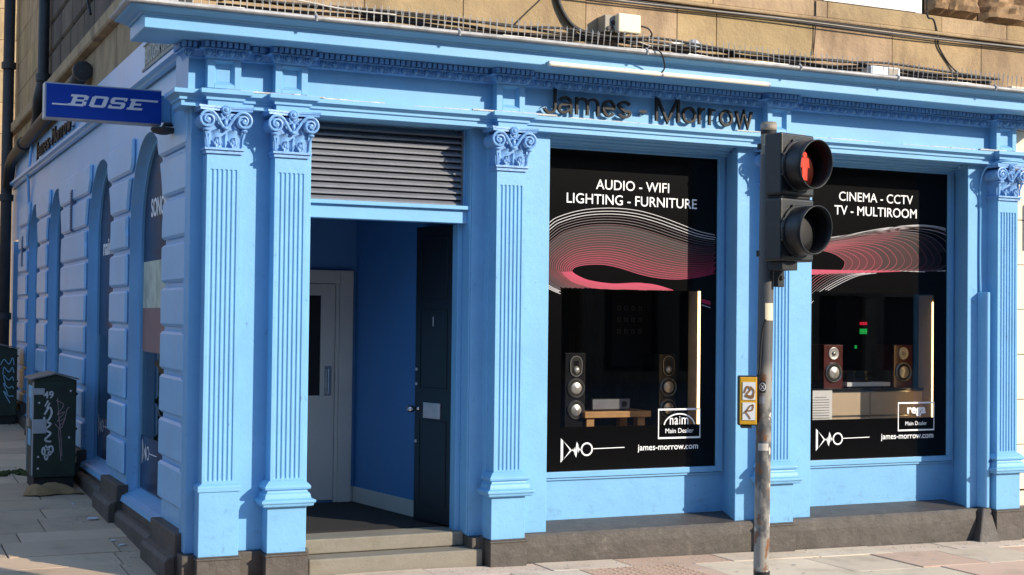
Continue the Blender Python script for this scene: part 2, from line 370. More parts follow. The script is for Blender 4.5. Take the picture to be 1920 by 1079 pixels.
def tone_front(x, y):
    k = random.uniform(.86, 1.1)
    if random.random() < .16: return (k*.92, k*.76, k*.70)
    return (k, k*random.uniform(.95, 1.0), k*random.uniform(.9, .98))
def tone_side(x, y):
    k = random.uniform(.70, .95); return (k, k*.88, k*.76)
rows = []
y = -.06
for d in (.34, .62, .55, .7, .62, .6, .55): rows.append((y-d, y, -.2, 9.5, .6, 1.05, tone_front)); y -= d
tactile = [(-4.04, .28)]
yy = .28
for d in (.5, .42, .55, .38, .6, .45, .5, .62, .4, .55, .5, .6, .45, .5, .6, .5, .55, .6, .5, .6, .6, .6, .6, .6): rows.append((yy, yy+d, -3.0, -.08, .55, 1.1, tone_side)); yy += d
pav = slabs(rows, 'pavement'); tag(pav, kind='structure')
# reddish tactile blister paving at the corner crossing
mb = MB(); ms = MB()
for ix in range(7):
    for iy in range(8):
        x0 = -3.0+ix*.4; y0 = -3.2+iy*.435; k = random.uniform(.85, 1.05); mb.t = (k*.46, k*.36, k*.32)  # reddish slabs, colour darkened to stand in for shade at this corner
        c = [(x0+.003, y0+.003), (x0+.397, y0+.003), (x0+.397, y0+.432), (x0+.003, y0+.432)]
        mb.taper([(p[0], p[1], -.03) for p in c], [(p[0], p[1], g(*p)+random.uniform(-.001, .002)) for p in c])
        if iy >= 5 and ix > 2:
            for a in range(6):
                for b in range(6): mb.lathe((x0+.033+a*.0667, y0+.036+b*.0667, g(x0, y0)), (0, 0, 1), [(.014, 0), (.011, .005)], 6)
for ix in range(2):
    x0 = 2.62+ix*.4; y0 = -1.02
    for iy in range(1):
        k = 1.0; mb.t = (k*.80, k*.64, k*.56); c = [(x0+.003, y0+.003), (x0+.397, y0+.003), (x0+.397, y0+.6), (x0+.003, y0+.6)]
        mb.taper([(p[0], p[1], -.03) for p in c], [(p[0], p[1], g(*p)+.005) for p in c])
        for a in range(6):
            for b in range(9): mb.lathe((x0+.033+a*.0667, y0+.036+b*.0667, g(x0, y0)+.004), (0, 0, 1), [(.012, 0), (.008, .003)], 6)
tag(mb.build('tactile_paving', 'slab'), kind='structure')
def sheet(name, x0, x1, y0, y1, n, zoff, m, fn=g):
    mb = MB(); N = n
    P = [[(x0+(x1-x0)*i/N, y0+(y1-y0)*j/N) for j in range(N+1)] for i in range(N+1)]
    o = len(mb.v)
    for r in P:
        for p in r: mb.v.append((p[0], p[1], fn(*p)+zoff))
    for i in range(N):
        for j in range(N): mb.face((i*(N+1)+j, (i+1)*(N+1)+j, (i+1)*(N+1)+j+1, i*(N+1)+j+1))
    return tag(mb.build(name, m), kind='structure')
sheet('paving_bed', -3.05, -.02, .2, 14.5, 24, -.012, 'joint')
sheet('paving_bed', -3.05, 9.6, -4.1, .19, 24, -.012, 'joint')
sheet('ground', -400, 400, -400, 400, 2, -.16, 'asphalt', lambda x, y: 0)
mb = MB(); mb.box(-3.2, 9.6, -4.26, -4.1, -.25, -.004); mb.box(-3.2, -3.05, -4.1, .1, -.25, -.006); mb.prism([(-.25, .1), (-.25, 14.5), (.5, 14.5), (-.006, .1)] if 0 else [(.1, -.25), (14.5, -.25), (14.5, .5), (.1, -.006)], 0, -3.2, -3.05)
tag(mb.build('kerb', 'kerb', bevel=.015), kind='structure')

# ------------------------------------------------------------------ the corner building
B = thing('corner_building', 'sandstone corner tenement with light blue painted pilastered shopfront', 'building')
PX = [.131, .585, 2.205, 4.535, 6.885]           # pilaster centres
ZP = .18                                          # plinth top
TOP = 3.11
# wall piers of the front (plan polygons)
mb = MB()
for poly in ([(-.06, .02), (.762, .02), (.762, .20), (-.06, .20)],
             [(1.975, .07), (2.085, .07), (2.085, .02), (2.577, .02), (2.48, .36), (2.48, .44), (1.975, .44)],
             [(4.216, .02), (4.935, .02), (4.845, .36), (4.845, .44), (4.33, .44), (4.33, .36)],
             [(6.556, .02), (7.035, .02), (7.035, .44), (6.715, .44), (6.715, .36)]):
    mb = MB(); mb.prism(poly, 2, ZP+.005, TOP+.02); mb.build('wall_pier', 'bluescuff', B, bevel=.006)
mb = MB()                                         # aprons below the two windows
mb.box(2.47, 4.34, .36, .46, .19, .545); mb.build('window_apron', 'bluescuff', B)
mb = MB(); mb.box(4.83, 6.73, .36, .46, .19, .565); mb.build('window_apron', 'bluescuff', B)
# architrave soffits (stepped) over the bays
mb = MB()
for x0, x1 in ((2.577, 4.216), (4.935, 6.556)):
    mb.box(x0+.003, x1-.003, -.02, .10, 3.112, 3.20); mb.box(x0-.02, x1+.02, .10, .19, 3.100, 3.20); mb.box(x0-.05, x1+.05, .19, .28, 3.084, 3.20); mb.box(x0-.09, x1+.09, .28, .44, 3.072, 3.20)
mb.box(.765, 1.972, -.02, .44, 3.112, 3.2)
mb.build('architrave_soffit', 'blue', B, bevel=.004)
# plan line that breaks forward over the pilasters
def breakline(off, hw, ends=True, y0=0.0, side=0.35):
    L = [(-.06, side), (-.06, y0)] if ends else []
    for c in PX: L += [(c-hw, y0), (c-hw, y0-off), (c+hw, y0-off), (c+hw, y0)]
    L += [(7.045, y0), (7.045, .3)]
    # merge the corner with the first pilaster where they would fold
    return L
mb = MB(); arch = [(0, 3.113), (.085, 3.113), (.085, 3.148), (.10, 3.152), (.10, 3.168), (.128, 3.186), (.14, 3.188), (.14, 3.216), (.005, 3.238), (0, 3.238)]
mb.sweep([(-.06, .22), (-.06, .02), (7.045, .02), (7.045, .3)], arch)
for c in PX: mb.sweep([(c-.028, .02), (c-.028, -.038), (c+.028, -.038), (c+.028, .02)], [(o, z+.002) for o, z in arch])
mb.build('architrave', 'blue', B)
mb = MB(); mb.box(-.088, 7.045, 0, .4, 3.2, 3.6); mb.build('frieze', 'blue', B)
# thin ragged line of flaking putty on top of the architrave
mb = MB(); x = .0
while x < 7.0:
    l_ = random.uniform(.04, .3)
    if random.random() < .8:
        pil = any(abs(x-c) < .2 or abs(x+l_-c) < .2 for c in PX)
        yf = -.035 if not pil else -.10
        mb.box(x, x+l_, yf-random.uniform(0, .012), yf+.02, 3.222, 3.226+random.uniform(.004, .011))
    x += l_
mb.build('flaking_putty', 'flake', B)
# frieze blocks above each pilaster
for c in PX:
    mb = MB(); x0, x1, z0, z1 = c-.112, c+.112, 3.236, 3.448
    e = .045
    mb.box(x0, x0+e, -.085, 0.0, z0, z1); mb.box(x1-e, x1, -.085, 0.0, z0, z1); mb.box(x0+e, x1-e, -.085, 0, z1-.03, z1); mb.box(x0+e, x1-e, -.085, 0, z0, z0+.028)
    a = [(x0+e, -.083, z0+.028), (x1-e, -.083, z0+.028), (x1-e, -.083, z1-.03), (x0+e, -.083, z1-.03)]; d = .02
    b = [(x0+e+d, -.052, z0+.028+d), (x1-e-d, -.052, z0+.028+d), (x1-e-d, -.052, z1-.03-d), (x0+e+d, -.052, z1-.03-d)]
    for i in range(4): j = (i+1) % 4; mb.quad(a[i], a[j], b[j], b[i])
    mb.box(x0+e+d-.001, x1-e-d+.001, -.052, 0, z0+.028+d-.001, z1-.03-d+.001)
    mb.build('frieze_panel', 'blue', B, bevel=.003)
# bed mould, egg and dart, dentils
mb = MB(); BED = [(0, 3.434), (.022, 3.434), (.03, 3.442), (.03, 3.448), (.045, 3.480), (.075, 3.484), (.075, 3.492), (.06, 3.494), (.06, 3.536), (0, 3.536)]
mb.sweep([(-.06, .2), (-.06, 0), (7.045, 0), (7.045, .3)], BED)
for c in PX: mb.sweep([(c-.095, 0), (c-.095, -.07), (c+.095, -.07), (c+.095, 0)], [(o, z+(.0015 if z > 3.5 else -.0015)) for o, z in BED])
runs = [(-.15, PX[0]-.18, 0.0)]
for i, c in enumerate(PX):
    runs.append((c-.152, c+.152, -.07)); runs.append((c+.18, (PX[i+1]-.18) if i < 4 else 7.1, 0.0))
for xa, xb, y0 in runs:
    if xb-xa < .03: continue
    n = max(1, round((xb-xa)/.040)); st = (xb-xa)/n
    for i in range(n): mb.box(xa+st*i+.0065, xa+st*(i+1)-.0065, y0-.094, y0-.055, 3.497, 3.530)
    n = max(1, round((xb-xa)/.085)); st = (xb-xa)/n
    for i in range(n):
        cx = xa+st*(i+.5); mb.blob((cx, y0-.052, 3.462), .023, .026, .025, 12, 7)
        for sgn in (-1, 1):
            pts = [(cx+sgn*.032*math.sin(q), y0-.055-.012*math.sin(q), 3.464-.030*math.cos(q)) for q in [R(v) for v in (15, 45, 75, 105, 135)]]
            mb.tube(pts, .0055, 5)
        if i < n-1: mb.add([(cx+st/2-.010, y0-.06, 3.482), (cx+st/2+.010, y0-.06, 3.482), (cx+st/2, y0-.066, 3.438), (cx+st/2, y0-.03, 3.46)], [(0, 1, 2), (0, 2, 3), (1, 3, 2)])
for i in range(6): mb.box(-.152, -.115, .19-.034*(i+1)+.006, .19-.034*i-.006, 3.497, 3.530)
mb.build('dentil_moulding', 'bluedirt', B)
# cornice
line = [(-.06, .12), (-.06, 0), (7.045, 0), (7.045, .2)]
mb = MB(); mb.sweep(line, [(0, 3.537), (.375, 3.530), (.385, 3.536), (.385, 3.618), (.402, 3.622), (.405, 3.630), (.425, 3.634), (.452, 3.643), (.482, 3.648), (.492, 3.657), (.30, 3.66), (0, 3.66)])
mb.build('cornice', 'blue', B, bevel=.002, seg=1)
mb = MB(); segx = [-.575, .62, 1.62, 3.08, 4.42, 5.35, 6.35, 7.58]
for a, b in zip(segx, segx[1:]):
    mb.sweep([(a+.004, 0), (b-.004, 0)], [(.20, 3.662), (.49, 3.6585), (.512, 3.659), (.522, 3.668), (.520, 3.682), (.50, 3.690), (.2, 3.705)])
    mb.tube([(b-.002, -.50, 3.70), (b+.001, -.528, 3.678), (b, -.515, 3.653)], .010, 6)
mb.sweep([(-.06, .12), (-.06, -.49)], [(.2, 3.662), (.49, 3.6585), (.514, 3.66), (.522, 3.67), (.515, 3.684), (.2, 3.705)])
mb.build('lead_flashing', 'lead', B, bevel=.003)
mb = MB(); mb.prism([(-.42, 3.67), (.12, 3.67), (.12, 3.80), (-.42, 3.695)], 0, -.45, 7.5); mb.build('cornice_roof', 'grim', B)
# ---- pilasters
def flute_shaft(mb, cx, hw, yf, yb, z0, z1, fz0, fz1, n=6):
    xs = []; fw_ = 2*(hw-.018)/n
    for i in range(n):
        a = cx-hw+.018+i*fw_
        for t in (0, .14, .20, .30, .5, .70, .80, .86): xs.append((a+fw_*t, i, (t-.5)*2/.72))
    xs = [(cx-hw, -1, 9)]+xs+[(cx+hw, -1, 9)]
    rad = fw_*.36; zs = [z0, fz0-.001]+[fz0+rad*(1-math.cos(R(a))) for a in (0, 30, 60, 90)]+[fz1-rad*(1-math.cos(R(a))) for a in (90, 60, 30, 0)]+[fz1+.001, z1]
    o = len(mb.v)
    for z in zs:
        for x, i, t in xs:
            d = 0
            if i >= 0 and fz0 <= z <= fz1:
                dz = max(0, (fz0+rad-z)/rad, (z-fz1+rad)/rad); q = t*t+dz*dz
                d = .0095*math.sqrt(max(0, 1-q)) if q < 1 else 0
            mb.v.append((x, yf+d, z))
    w_ = len(xs)
    for a in range(len(zs)-1):
        for b in range(w_-1): mb.face((o+a*w_+b, o+a*w_+b+1, o+(a+1)*w_+b+1, o+(a+1)*w_+b))
    mb.quad((cx-hw, yf, z0), (cx-hw, yf, z1), (cx-hw, yb, z1), (cx-hw, yb, z0)); mb.quad((cx+hw, yf, z0), (cx+hw, yb, z0), (cx+hw, yb, z1), (cx+hw, yf, z1))
    mb.quad((cx-hw, yf, z1), (cx+hw, yf, z1), (cx+hw, yb, z1), (cx-hw, yb, z1))
def leaf(mb, cx, z0, h, hw, yf, curl=.025, n=9, m=9):
    o = len(mb.v)
    for j in range(m+1):
        v = j/m
        wv = hw*(.62+.38*math.sin(math.pi*min(1, v*1.1)))*(1 if v < .8 else math.sqrt(max(.04, 1-((v-.8)/.22)**2)))
        wv *= 1+.10*math.cos(v*22)
        for i in range(n+1):
            u = i/n*2-1
            x = cx+u*wv; yv = yf-.006-curl*max(0, v-.45)**2*3.3+.012*u*u-.0045*math.cos(u*14); z = z0+h*v-(.3*h*max(0, v-.82)*2.2 if v > .82 else 0)
            mb.v.append((x, yv, z))
    for j in range(m):
        for i in range(n): mb.face((o+j*(n+1)+i, o+j*(n+1)+i+1, o+(j+1)*(n+1)+i+1, o+(j+1)*(n+1)+i))
def capital(mb, cx, yf):
    # bell, abacus, necking
    z0, z1 = 2.842, 3.112
    mb.taper([(cx-.108, .02, z0), (cx-.108, yf, z0), (cx+.108, yf, z0), (cx+.108, .02, z0)], [(cx-.118, .02, 3.07), (cx-.118, yf-.015, 3.07), (cx+.118, yf-.015, 3.07), (cx+.118, .02, 3.07)])
    mb.box(cx-.132, cx+.132, yf-.028, .02, 2.828, 2.842); mb.box(cx-.122, cx+.122, yf-.014, .02, 2.805, 2.828)
    ab = []                                   # abacus with a concave front
    for t in range(13):
        u = -1+t/6; ab.append((cx+u*.172, yf-.062+.030*(1-u*u)))
    ab += [(cx+.172, .02), (cx-.172, .02)]
    mb.prism(ab, 2, 3.082, 3.098); mb.prism([(cx+(p[0]-cx)*1.05, p[1]-(.006 if p[1] < 0 else 0)) for p in ab], 2, 3.098, 3.112)
    for sg in (-1, 1):
        vx, vz = cx+sg*.118, 3.02; pts = []; rr = []
        N = 34
        for i in range(N+1):
            t = i/N; a = math.pi/2+sg*(-1)*0+sg*(t*2*math.pi*1.75)*-1; r = .056*(1-t)+.010*t
            pts.append((vx+r*math.cos(a), yf-.048-.010*t, vz+r*math.sin(a))); rr.append(.0095*(1-t)+.006*t)
        # stem sweeps from the middle of the bell up onto the volute
        stem = smooth_curve([(cx+sg*.014, yf-.03, 2.975), (cx+sg*.035, yf-.035, 3.005), (cx+sg*.062, yf-.040, 3.048), (cx+sg*.092, yf-.045, 3.074)], 4)
        mb.tube(stem+[Vector(p) for p in pts], [.0105]*len(stem)+rr, 7)
        mb.lathe((vx, 0, vz), (0, -1, 0), [(.05, -.02), (.05, -yf+.026), (.040, -yf+.036), (.012, -yf+.046)], 20)
        mb.lathe((vx, yf-.05, vz), (0, -1, 0), [(.014, 0), (.012, .012), (.004, .016)], 10)
        mb.blob((cx+sg*.125, yf-.025, 2.957), .024, .026, .013)
        mb.tube([(cx+sg*.116, yf-.01, 2.85), (cx+sg*.118, yf-.012, 2.9), (cx+sg*.128, yf-.022, 2.945)], [.006, .007, .010], 6)
        leaf(mb, cx+sg*.053, 2.842, .135, .044, yf-.004, .03); leaf(mb, cx+sg*.053, 2.842, .075, .026, yf-.022, .022, 7, 7)
        for q in range(3): mb.blob((cx+sg*(.053+(q-1)*.017), yf-.030, 2.868+(.012 if q == 1 else 0)), .006, .006, .013, 6, 4)
        leaf(mb, cx+sg*.106, 2.842, .10, .022, yf+.004, .02, 6, 7)
        for q in range(3): mb.tube(smooth_curve([(cx, yf-.035, 3.03), (cx+sg*(.018+.006*q), yf-.042, 3.034+.010*q), (cx+sg*(.034-.004*q), yf-.04, 3.026+.018*q)], 3), [.004]*3+[.005]*3+[.002], 5)
    leaf(mb, cx, 2.842, .10, .018, yf-.01, .02, 6, 7)
    mb.blob((cx, yf-.035, 2.968), .020, .02, .014)
    mb.lathe((cx, yf-.03, 3.088), (0, -1, 0), [(.032, 0), (.032, .018), (.024, .026), (.018, .022), (.012, .032), (.003, .036)], 16)
    mb.blob((cx, yf-.035, 3.005), .014, .016, .024)
for i, c in enumerate(PX):
    yf = -.12; mb = MB(); flute_shaft(mb, c, .111, -.105, .02, .60, 2.82, .665, 2.705); p = mb.build('pilaster', 'bluescuff', B)
    mb = MB(); hw = .132
    mb.box(c-hw, c+hw, yf, .02, ZP, .60 if i == 0 else .50)
    if i == 0:
        mb.sweep([(c-hw, .02), (c-hw, yf), (c+hw, yf), (c+hw, .02)], [(0, .6), (.010, .6), (.010, .632), (.004, .64), (-.02, .652), (-.05, .652)])
    else:
        mb.sweep([(c-.118, .02), (c-.118, -.112), (c+.118, -.112), (c+.118, .02)], [(0, .48), (.035, .484), (.052, .490), (.056, .506), (.066, .512), (.066, .528), (.040, .540), (.038, .552), (.034, .57), (.022, .580), (.018, .592), (.036, .600), (.040, .616), (.030, .630), (.005, .655), (-.05, .66)])
        mb.box(c-.10, c+.10, -.1, .02, .5, .655)
    mb.build('pedestal', 'bluescuff', p, bevel=.003)
    mb = MB(); capital(mb, c, -.108); o = mb.build('capital', 'bluecap', p, smooth=False)
    for pl in o.data.polygons: pl.use_smooth = len(pl.vertices) == 4
    em = o.modifiers.new('split', 'EDGE_SPLIT'); em.split_angle = R(42)
    mb = MB(); zb = g(c, -.2)-.03; mb.box(c-.142, c+.142, -.138, .03, zb, ZP-.022); mb.box(c-.148, c+.148, -.146, .03, ZP-.022, ZP-.008); mb.box(c-.138, c+.138, -.130, .02, ZP-.008, ZP)
    mb.build('plinth_block', 'plinth', p, bevel=.006)
# front plinth with sloping sills
mb = MB()
def sill(x0, x1, zf, zb):
    N = 40; o = len(mb.v); rnd = random.Random(int(x0*10)); m_ = 7
    for i in range(N+1):
        x = x0+(x1-x0)*i/N; n = rnd.uniform(-.0018, .002); n2 = rnd.uniform(-.002, .002)
        mb.v += [(x, -.045+n2, g(x, -.1)-.03), (x, -.047+n, zf-.09+n2), (x, -.041+n, zf-.02+n*.3), (x, -.026+n, zf+n*.5), (x, .16, (zf+zb)/2+n*.3), (x, .365, zb), (x, .365, -.05)]
    for i in range(N):
        for j in range(m_-1): mb.face((o+i*m_+j, o+(i+1)*m_+j, o+(i+1)*m_+j+1, o+i*m_+j+1))
    mb.face([o+j for j in range(m_)]); mb.face([o+N*m_+j for j in range(m_)])
sill(2.345, 4.40, .190, .222); mb.build('plinth_sill', 'plinth', B); mb = MB(); sill(4.675, 6.60, .185, .218); mb.build('plinth_sill', 'plinth', B); mb = MB()
for bx_ in ((.27, .45, -.02, .1, -.05, ZP+.004), (.72, .765, -.04, .3, -.05, ZP+.004), (1.97, 2.07, -.02, .3, -.05, ZP+.004), (-.09, .0, -.05, .2, -.05, ZP+.003), (6.55, 6.75, -.03, .3, -.1, ZP+.003)):
    mb = MB(); mb.box(*bx_); mb.build('plinth', 'plinth', B, bevel=.006)
# casing for a pipe beside the last pilaster, with flared foot
mb = MB(); pts = []
mb.prism([(6.665, .02), (6.665, -.075), (6.676, -.092), (6.70, -.095), (6.712, -.08), (6.712, .02)], 2, .195, 2.02); mb.build('pipe_casing', 'blue', B, bevel=.006)
mb = MB(); mb.taper([(6.56, .0, -.1), (6.53, -.16, -.1), (6.76, -.17, -.1), (6.75, 0, -.1)], [(6.645, 0, .195), (6.65, -.075, .195), (6.725, -.09, .195), (6.725, 0, .195)]); mb.build('casing_foot', 'plinth', B, bevel=.012)

# ------------------------------------------------------------------ shop windows
GY = .355
def fw_(x, z, h): return (x, GY-.004-h, z)
def ui(px, py): q = at(px, py, 1, GY); return (q.x, q.z)
def speaker_icon(mb, u0, v0, k):
    f = fw_
    P = lambda a, b: (u0+a*k, v0+b*k)
    mb.ribbon([P(0, -.45), P(0, .45), P(.42, 0)], .012, f, closed=True)
    mb.ribbon([P(.42, 0), P(.50, .0), P(.54, .10), P(.62, -.27), P(.73, .30), P(.81, -.10), P(.86, .02), P(.92, .02)], .010, f)
    mb.ribbon([P(1.16+.25*math.cos(t*math.pi/12), .02+.25*math.sin(t*math.pi/12)) for t in range(24)], .012, f, closed=True)
    mb.ribbon([P(1.40, .03), P(2.95, .05)], .006, f)
def window(x0, x1, z0, z1, hole):
    mb = MB(); e = .055
    X0, X1 = x0-e, x1+e; Z0, Z1 = z0-.045, z1+.02
    mb.box(X0, x0, .325, .40, Z0, Z1); mb.box(x1, X1, .325, .40, Z0, Z1); mb.box(x0, x1, .325, .40, Z0, z0); mb.box(x0, x1, .325, .40, z1, Z1)
    mb.box(X0-.04, X0, .345, .42, Z0-.02, Z1); mb.box(X1, X1+.04, .345, .42, Z0-.02, Z1); mb.box(X0, X1, .34, .42, Z0-.02, Z0-.004)
    W = mb.build('shop_window', 'blue', B, bevel=.004)
    mb = MB(); mb.box(x0+.001, x1-.001, GY, GY+.006, z0+.001, z1-.001); mb.build('glass', 'glass', W)
    hx0, hx1, hz0, hz1 = hole; mb = MB(); a, b = GY-.0036, GY-.0012
    mb.box(x0, hx0, a, b, z0, z1); mb.box(hx1, x1, a, b, z0, z1); mb.box(hx0, hx1, a, b, hz1, z1); mb.box(hx0, hx1, a, b, z0, hz0)
    mb.build('vinyl_film', 'vinyl', W)
    return W
H1 = (2.852, 4.098, .925, 1.985); W1 = window(2.56, 4.245, .588, 3.052, H1)
H2 = (5.20, 6.482, .935, 2.0); W2 = window(4.92, 6.625, .60, 3.055, H2)
def inside(x0, x1, z0, z1, hole):
    return lambda u, v: x0 < u < x1 and z0 < v < z1 and not (hole[0] < u < hole[1] and hole[2] < v < hole[3])
k1 = inside(2.565, 4.24, .6, 3.04, H1); k2 = inside(4.93, 6.62, .61, 3.04, H2)
z3 = lambda x, y: ui(1010+x/3.597, 280+y/3.597)
z6 = lambda x, y: ui(1500+x/3.853, 300+y/3.853)
def lerp(A, C, t): return [A[i].lerp(C[i], t) for i in range(len(A))]
def wash(mb, A, C, k, n=26, h=.0004):
    for i in range(len(A)-1):
        q = [A[i], A[i+1], C[i+1], C[i]]
        if all(k(*p) for p in q): mb.add([(p.x, GY-.0038-h, p.y) for p in q], [(0, 1, 2, 3)])
outer = [Vector(z3(*p)) for p in [(905, 1000), (700, 1060), (400, 1055), (145, 975), (20, 910), (-90, 800), (-90, 660), (65, 500), (150, 450), (300, 410), (480, 398), (650, 412), (800, 450), (950, 505), (1080, 555), (1215, 585), (1300, 600)]]
inner = [Vector(z3(*p)) for p in [(905, 952), (700, 905), (500, 908), (350, 888), (270, 858), (224, 826), (238, 800), (280, 786), (330, 779), (400, 777), (470, 783), (560, 805), (680, 843), (800, 868), (940, 877), (1080, 862), (1215, 830)]]
oc = smooth_curve(outer, 8); ic = smooth_curve(inner, 8); mb = MB(); N = 23
for k in range(N+1):
    t = (k/N); cidx = 0 if t < .10 else 1 if t < .22 else 2 if t < .42 else 3 if t < .62 else 4 if t < .85 else 5
    mb.mi = cidx; C = lerp(oc, ic, t**.93); mb.ribbon([tuple(p) for p in C], .0058 if t < .1 else .0040, fw_, keep=k1)
for a, b, c in ((.3, .52, 6), (.52, .76, 7), (.76, 1, 8)):
    mb.mi = c; st = 5
    for q in range(st): wash(mb, lerp(oc, ic, a+(b-a)*q/st), lerp(oc, ic, a+(b-a)*(q+1)/st), k1)
mb.mi = 5; bot = smooth_curve([Vector(z3(*p)) for p in [(905, 950), (800, 918), (700, 905), (500, 908), (350, 888), (270, 858), (224, 826)]], 6)
bo2 = smooth_curve([Vector(z3(*p)) for p in [(905, 958), (800, 958), (700, 958), (500, 955), (330, 930), (225, 895), (150, 830)]], 6)
for i in range(len(bot)-1):
    q = [bot[i], bot[i+1], bo2[i+1], bo2[i]]
    q = [Vector((p.x, max(p.y, H1[3]+.001))) for p in q]; mb.add([(p.x, GY-.0048, p.y) for p in q], [(0, 1, 2, 3)])
for q, (a, b) in enumerate((((1098, 1015), (1215, 1045)), ((1098, 1022), (1215, 1052)), ((1098, 1030), (1215, 1060)), ((1098, 1050), (1215, 1085)))):
    mb.mi = 5 if q < 3 else 0; mb.ribbon([z3(*a), z3((a[0]+b[0])/2, (a[1]+b[1])/2+2), z3(*b)], .011 if q < 3 else .006, fw_, keep=k1)
WV = ['wv%d' % k for k in range(6)]+['ws%d' % k for k in range(3)]
mb.build('wave_graphic', WV, W1)
# second window: nested loops and a fan of lines
mb = MB(); NL = 17
LOOPS = []
for k in range(NL+1):
    t = k/NL; xr = 322+(1230-322)*t; zt = 655-170*t; ymid = 740-45*t
    q = xr-160
    C = [(40, 625-60*t), (160+70*t, 655-92*t), (160+q*.5, 678-193*t), (160+q*.85, 712-192*t), (xr, ymid), (xr-.05*q-5, 785), (xr-.17*q-15, 806)]
    C = smooth_curve([Vector(z6(*p)) for p in C], 8); LOOPS.append(C)
    mb.mi = 0 if t > .93 else 1 if t > .82 else 2 if t > .66 else 3 if t > .42 else 4
    mb.ribbon([tuple(p) for p in C], .0044, fw_, keep=k2)
for k, (dy, mi) in enumerate(((0, 0), (7, 0), (14, 1), (26, 2))):
    C = smooth_curve([Vector(z6(*p)) for p in [(150, 572+dy), (400, 535+dy), (600, 500+dy), (750, 478+dy*.8), (880, 472+dy), (1000, 485+dy*1.2), (1075, 506+dy*1.6)]], 7); mb.mi = mi; mb.ribbon([tuple(p) for p in C], .006, fw_, keep=k2)
def band(A, C, mi, keep, h=.0008):
    mb.mi = mi; a = smooth_curve([Vector(z6(*p)) for p in A], 7); c = smooth_curve([Vector(z6(*p)) for p in C], 7)
    for i in range(min(len(a), len(c))-1):
        q = [a[i], a[i+1], c[i+1], c[i]]
        if all(keep(*p) for p in q): mb.add([(p.x, GY-.004-h, p.y) for p in q], [(0, 1, 2, 3)])
band([(20, 785), (85, 792), (300, 797), (520, 800), (760, 802)], [(20, 835), (85, 830), (300, 822), (520, 815), (760, 806)], 5, k2)
band([(20, 610), (220, 575), (400, 545), (600, 512), (720, 500)], [(20, 660), (220, 640), (400, 625), (600, 590), (720, 540)], 8, k2, .0002)
for k in range(NL):
    t = k/NL
    if t < .82: mb.mi = 8 if t < .28 else 7 if t < .55 else 6; wash(mb, LOOPS[k], LOOPS[k+1], k2, h=.0003)
mb.mi = 0; mb.ribbon([z6(720, 803), z6(900, 810), z6(1075, 815)], .006, fw_, keep=k2)
for k in range(10):
    t = k/9; C = smooth_curve([Vector(z6(*p)) for p in [(170+380*t, 818), (120+290*t, 832+8*t), (60+190*t, 880+35*t), (-20+130*t, 985+20*t), (-60+110*t, 1080)]], 6)
    mb.mi = 3 if t < .25 else 2 if t < .5 else 1 if t < .75 else 0; mb.ribbon([tuple(p) for p in C], .0044, fw_, keep=k2)
mb.build('wave_graphic', WV, W2)
def lettering(W, lines, icon, site, logo):
    mb = MB()
    for body, a, b, bold in lines:
        text(mb, body, ui(*a)[0], ui(*b)[0], (ui(*a)[1]+ui(*b)[1])/2, fw_, bold=bold); mb.build('window_lettering', 'white', W); mb = MB()
    text(mb, 'james-morrow.com', ui(*site[0])[0], ui(*site[1])[0], ui(*site[0])[1], fw_, bold=.006)
    mb.build('window_lettering', 'white', W)
    mb = MB(); speaker_icon(mb, *ui(*icon[0]), icon[1]); mb.build('soundwave_emblem', 'white', W)
lettering(W1, [('AUDIO - WIFI', (1117, 356), (1254, 361), .004), ('LIGHTING - FURNITURE', (1062, 381.5), (1306, 391), .004)], ((1053, 845), .185), ((1195, 845), (1308, 843)), None)
lettering(W2, [('CINEMA - CCTV', (1572.5, 378), (1711, 382.5), .002), ('TV - MULTIROOM', (1564, 403), (1718, 409), .006)], ((1531, 825), .185), ((1651, 824), (1749, 823)), None)
# dealer badges
mb = MB(); a = ui(1234, 822); b = ui(1312, 767)
mb.ribbon([a, (b[0], a[1]), b, (a[0], b[1])], .011, fw_, closed=True)
cx = (a[0]+b[0])/2; wd = b[0]-a[0]; zb = a[1]; hh = b[1]-a[1]
mb.ribbon([(cx+wd*.37*math.cos(q), zb+hh*.40+hh*.44*math.sin(q)) for q in [R(8+164*i/16) for i in range(17)]], .010, fw_)
text(mb, 'n', cx-.088, cx-.055, zb+hh*.47, fw_, hs=.115, bold=.006); text(mb, 'a', cx-.045, cx-.012, zb+hh*.47, fw_, hs=.115, bold=.006); text(mb, 'i', cx, cx+.007, zb+hh*.47, fw_, hs=.1, bold=.006); text(mb, 'm', cx+.02, cx+.083, zb+hh*.47, fw_, hs=.115, bold=.006)
text(mb, 'Main Dealer', cx-.128, cx+.132, zb+hh*.17, fw_, bold=.0); mb.build('dealer_badge', 'white', W1)
mb = MB(); a = ui(1683.5, 807.5); b = ui(1750.5, 755)
mb.ribbon([a, (b[0], a[1]), b, (a[0], b[1])], .011, fw_, closed=True); cx = (a[0]+b[0])/2; wd = b[0]-a[0]; zb = a[1]; hh = b[1]-a[1]
text(mb, 'rega', cx-.098, cx+.105, zb+hh*.62, fw_, hs=.105, bold=.03); text(mb, 'Main Dealer', cx-.118, cx+.118, zb+hh*.18, fw_, bold=.0); mb.build('dealer_badge', 'white', W2)
# display bays behind the glass (dark rooms)
def bay(x0, x1, y0, y1, z0, z1, m, mback=None):
    mb = MB(); t = .03
    mb.box(x0-t, x0, y0, y1, z0, z1); mb.box(x1, x1+t, y0, y1, z0, z1); mb.box(x0-t, x1+t, y1, y1+t, z0, z1); mb.box(x0-t, x1+t, y0, y1+t, z1, z1+t); mb.box(x0-t, x1+t, y0, y1+t, z0-t, z0)
    return mb.build('display_bay', m, B)
bay(2.5, 4.40, .45, 2.2, .6, 3.1, 'dark'); bay(4.9, 6.95, .45, 2.0, .6, 3.1, 'dark')

